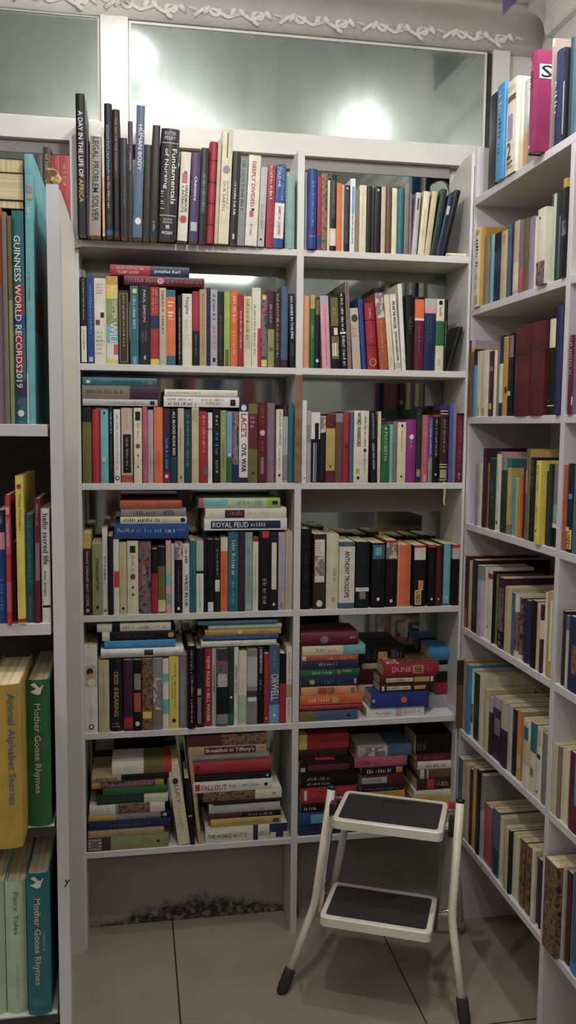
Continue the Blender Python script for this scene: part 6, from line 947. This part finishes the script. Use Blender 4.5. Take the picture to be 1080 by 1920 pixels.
def book_geometry(w, h, d, col, opt, rng):
    hard = opt.get('H'); bul = min(.3*w, .0055) if hard else min(.12*w, .0015)
    n = 7 if hard else 4; t = min(.0024 if hard else .0007, w*.18); ov = .003 if hard else .0006
    prof = [(-w/2+w*k/n, bul*(2*k/n-1)**2) for k in range(n+1)]
    def ysp(u): return bul*(2*u-1)**2
    names = [col]; mb = MB()
    def slot(c):
        if c not in names: names.append(c)
        return names.index(c)
    outer = [(-w/2, d)] + prof + [(w/2, d)]
    inner = [(-w/2+t, d)] + [(max(-w/2+t, min(w/2-t, x)), y+t) for x, y in prof] + [(w/2-t, d)]
    N = len(outer); V = []
    for L in (outer, inner):
        for z in (0, h): V += [(x, y, z) for x, y in L]
    F = []
    for i in range(N-1):
        F.append((i, i+1, N+i+1, N+i)); F.append((2*N+i+1, 2*N+i, 3*N+i, 3*N+i+1))
        F.append((i+1, i, 2*N+i, 2*N+i+1)); F.append((N+i, N+i+1, 3*N+i+1, 3*N+i))
    F.append((0, N, 3*N, 2*N)); F.append((N-1, 3*N-1, 4*N-1, 2*N-1)); mb.add(V, F)
    off = [.00022]
    def lay():
        off[0] += .00005; return off[0]
    def strip(z0, z1, u0, u1, m, eps):
        k = max(1, int(round((u1-u0)*n))); V = []
        for i in range(k+1):
            u = u0+(u1-u0)*i/k; V += [(-w/2+w*u, ysp(u)-eps, z0), (-w/2+w*u, ysp(u)-eps, z1)]
        mb.add(V, [(2*i, 2*i+2, 2*i+3, 2*i+1) for i in range(k)], m)
    for D in opt.get('D', ()):
        k = D[0]; e = lay()
        if k == 'b':
            _, a, b, c, u0, u1 = D; strip(h*(1-b), h*(1-a), u0, u1, slot(c), e)
            if u0 <= 0 and u1 >= 1 and c not in ARTS:            # a full band runs round onto both boards
                for x in (-w/2-.0002, w/2+.0002): mb.add([(x, bul, h*(1-b)), (x, d, h*(1-b)), (x, d, h*(1-a)), (x, bul, h*(1-a))], [(0, 1, 2, 3) if x > 0 else (3, 2, 1, 0)], slot(c))
        elif k == 'f':
            _, a, b, c, u0, u1 = D; s = slot(c); g = .0012
            z0, z1 = h*(1-b), h*(1-a)
            strip(z0, z0+g, u0, u1, s, e); strip(z1-g, z1, u0, u1, s, e); strip(z0, z1, u0, u0+g/w, s, e); strip(z0, z1, u1-g/w, u1, s, e)
        elif k == 'e':
            _, a, u, r, c = D; s = slot(c); R = r*w; e += .0003
            mb.add([(-w/2+w*u+R*math.cos(2*math.pi*i/14), ysp(u)-e, h*(1-a)+R*1.12*math.sin(2*math.pi*i/14)) for i in range(14)], [tuple(range(14))], s)
        elif k == 'g':                                   # small flying goose in silhouette
            _, a, u, r, c = D; s = slot(c); R = r*w; e += .0003
            G = [(-.95, .75), (-.35, .95), (.15, .30), (.45, .20), (.75, .55), (1.0, .62), (.8, .35), (.62, -.05), (.45, -.75), (.0, -.9), (-.5, -.65), (-1.0, -.35), (-.45, -.15), (-.15, .1), (-.55, .35)]
            mb.add([(-w/2+w*u+R*x, ysp(.5)-e, h*(1-a)+R*z) for x, z in G], [tuple(range(len(G)))], s)
        elif k in 'tm':
            _, a, b, c, u0, u1 = D[:6]; s = slot(c); e += ysp(u0)*0+.0003
            za, zb = h*(1-a), h*(1-b)
            if k == 't':
                vs, fs, asp = glyphs(D[6]); nat = asp*(u1-u0)*w
                if za-zb > nat*2.4: mid = (za+zb)/2; za, zb = mid+nat*1.2, mid-nat*1.2
            else: vs, fs = pseudo(rng, 1, za-zb, (u1-u0)*w)
            mb.add([(-w/2+w*(u0+y*(u1-u0)), ysp(.5)-e, za-x*(za-zb)) for x, y in vs], fs, s)
        elif k == 'h':
            _, a, b, c, u0, u1, tx = D; s = slot(c); e += .0003; vs, fs, asp = glyphs(tx)
            mb.add([(-w/2+w*(u0+x*(u1-u0)), ysp(.5)-e, h*(1-b)+y*h*(b-a)) for x, y in vs], fs, s)
        elif k == 'n':
            _, a, b, c, u0, u1, nl = D; s = slot(c); e += .0003
            for i in range(nl):
                z1 = h*(1-a-(b-a)*i/nl); z0 = z1-h*(b-a)/nl*.55; u2 = u1-rng.uniform(0, .3)*(u1-u0)
                vs, fs = pseudo(rng, 1, (u2-u0)*w, z1-z0)
                mb.add([(-w/2+w*(u0+x*(u2-u0)), ysp(.5)-e, z0+y*(z1-z0)) for x, y in vs], fs, s)
    for C in opt.get('C', ()):
        e = lay(); x = w/2+e+.0002
        if C[0] == 'b':
            _, d0, d1, z0, z1, c = C; y0, y1 = bul+(d-bul)*d0, bul+(d-bul)*d1
            mb.add([(x, y0, h*z0), (x, y1, h*z0), (x, y1, h*z1), (x, y0, h*z1)], [(0, 1, 2, 3)], slot(c))
        else:
            _, d0, d1, z0, z1, c, tx = C; vs, fs, asp = glyphs(tx); y0, y1 = bul+(d-bul)*d0, bul+(d-bul)*d1
            mb.add([(x+.0003, y0+p*(y1-y0), h*(z0+q*(z1-z0))) for p, q in vs], fs, slot(c))
    pg = MB(); i0, i1 = -w/2+t+.0002, w/2-t-.0002
    yb = bul+t+.0004
    pg.box((i0, yb, ov), (i1, d-ov, h-ov), 0, .0004)
    return mb, names, pg, ysp, n
def rot_of(pl, lie, ang):
    if lie: return Matrix.Rotation(ang + (math.pi if lie == 2 else 0), 4, 'Z') @ Matrix.Rotation(-math.pi/2, 4, 'Y')
    if pl == 'R': return Matrix.Rotation(-math.pi/2, 4, 'Z')
    return Matrix.Rotation(ang, 4, 'Y')
SLIM = MB(); SLIM_NAMES = ['pages']
for i, (kind, desc, ph, gr, pl, lie, px, py, z, bw, bh, bd, ang, col, opt) in enumerate(BOOKS):
    rng = random.Random(i)
    mb, names, pg, ysp, nseg = book_geometry(bw, bh, bd, col, opt, rng)
    lift = 0; x = px
    if pl != 'R' and not lie and ang: lift = bw/2*abs(math.sin(ang)); x = px - math.sin(ang)*bh/2
    mw = Matrix.Translation((x, py, z + lift + (0 if lie else .0003))) @ rot_of(pl, lie, ang)
    if not kind:
        mp = []
        for nme in names:
            if nme not in SLIM_NAMES: SLIM_NAMES.append(nme)
            mp.append(SLIM_NAMES.index(nme))
        for src, f in ((mb, lambda m: mp[m]), (pg, lambda m: 0)):
            b = len(SLIM.v); SLIM.v += [tuple(mw @ Vector(v)) for v in src.v]; SLIM.f += [tuple(q+b for q in fc) for fc in src.f]; SLIM.m += [f(m) for m in src.m]
        continue
    root = empty('book'); root.matrix_world = mw
    tag(root, desc + ', ' + PHRASES[ph], 'book', GROUPS[gr])
    mb.build('cover', [colour(c) for c in names], root)
    pg.build('page_block', PAGES, root)
    if opt.get('R'):
        f = py-YF+.0025; pts = [(0, .03, .0012), (0, -f+.001, .0012), (.0005, -f-.001, -.004), (.0015, -f-.001, -.03), (-.0005, -f-.001, -.05), (.002, -f-.001, -.062)]
        s = MB(); V = []
        for p in pts: V += [(p[0]-.0022, p[1], p[2]), (p[0]+.0022, p[1], p[2]), (p[0]+.0022, p[1]+.0006, p[2]+.0006), (p[0]-.0022, p[1]+.0006, p[2]+.0006)]
        s.add(V, [(4*k+j, 4*k+(j+1) % 4, 4*k+4+(j+1) % 4, 4*k+4+j) for k in range(len(pts)-1) for j in range(4)] + [(0, 3, 2, 1), tuple(4*len(pts)-4+j for j in range(4))])
        so = s.build('bookmark_ribbon', [colour('cream')], root); so['label'] = 'cream ribbon hanging over the shelf edge'
    for a, b, c, u0, u1, tx in opt.get('S', ()):
        s = MB(); k = 4; V = []
        for q in range(k+1):
            u = u0+(u1-u0)*q/k
            for zz in (bh*(1-b), bh*(1-a)):
                for e in (.0004, .0011): V.append((-bw/2+bw*u, ysp(u)-e, zz))
        F = [(4*q+1, 4*q+5, 4*q+7, 4*q+3) for q in range(k)] + [(4*q, 4*q+4, 4*q+5, 4*q+1) for q in range(k)] + [(4*q+2, 4*q+3, 4*q+7, 4*q+6) for q in range(k)] + [(0, 1, 3, 2), (4*k, 4*k+2, 4*k+3, 4*k+1)]
        s.add(V, F); mats = [colour(c)]
        if tx:
            vs, fs, asp = glyphs(tx); za, zb = bh*(1-a)-.003, bh*(1-b)+.003; mats.append(colour('ink'))
            s.add([(-bw/2+bw*(u0+(u1-u0)*(.15+.7*y)), -.0016, za-(za-zb)*x) for x, y in vs], fs, 1)
        so = s.build('tape_label' if (u0 <= 0 and u1 >= 1) else 'sticker', mats, root); so['label'] = c + ' sticker'
if SLIM.v:
    o = SLIM.build('slim_books', [PAGES if n == 'pages' else colour(n) for n in SLIM_NAMES])
    tag(o, 'slimmest spines tucked between the larger books on all shelves', 'book', kind='stuff')
# ------------------------------------------------------------------ leaflet lying on the lower left pile
hits = [(b[8]+b[9]/2, b) for b in BOOKS if b[1].startswith('white and olive book with red end')]
if hits:
    z, b = hits[0]; cx = b[6]-b[10]*.72; cy = b[7]+.07
    r = tag(empty('leaflet', (cx, cy, z+.0006)), 'white printed leaflet lying on the lower left pile of books', 'leaflet'); r.rotation_euler = (0, 0, math.radians(-8))
    m = MB(); V = [(x, y, zz + (.002 if x > .03 else 0)) for zz in (0, .0005) for x, y in ((-.03, -.035), (.03, -.035), (.034, .035), (-.026, .035))]
    m.add(V, [(3, 2, 1, 0), (4, 5, 6, 7), (0, 1, 5, 4), (1, 2, 6, 5), (2, 3, 7, 6), (3, 0, 4, 7)]); m.build('sheet', colour('white'), r)
    m = MB()
    for k in range(4): m.add([(-.02, .02-.010*k, .0008), (.014-.003*k, .02-.010*k, .0008), (.014-.003*k, .024-.010*k, .0008), (-.02, .024-.010*k, .0008)], [(0, 1, 2, 3)])
    m.build('print', colour('grey'), r)
# ------------------------------------------------------------------ pencilled mark on the near panel edge
vs, fs, asp = glyphs('y')
m = MB(); m.add([(-.1195+.009*x+.002*y, 1.4192, .655+.013*y) for x, y in vs], fs); e = part(m.build('pencil_mark', colour('charcoal')), lb)
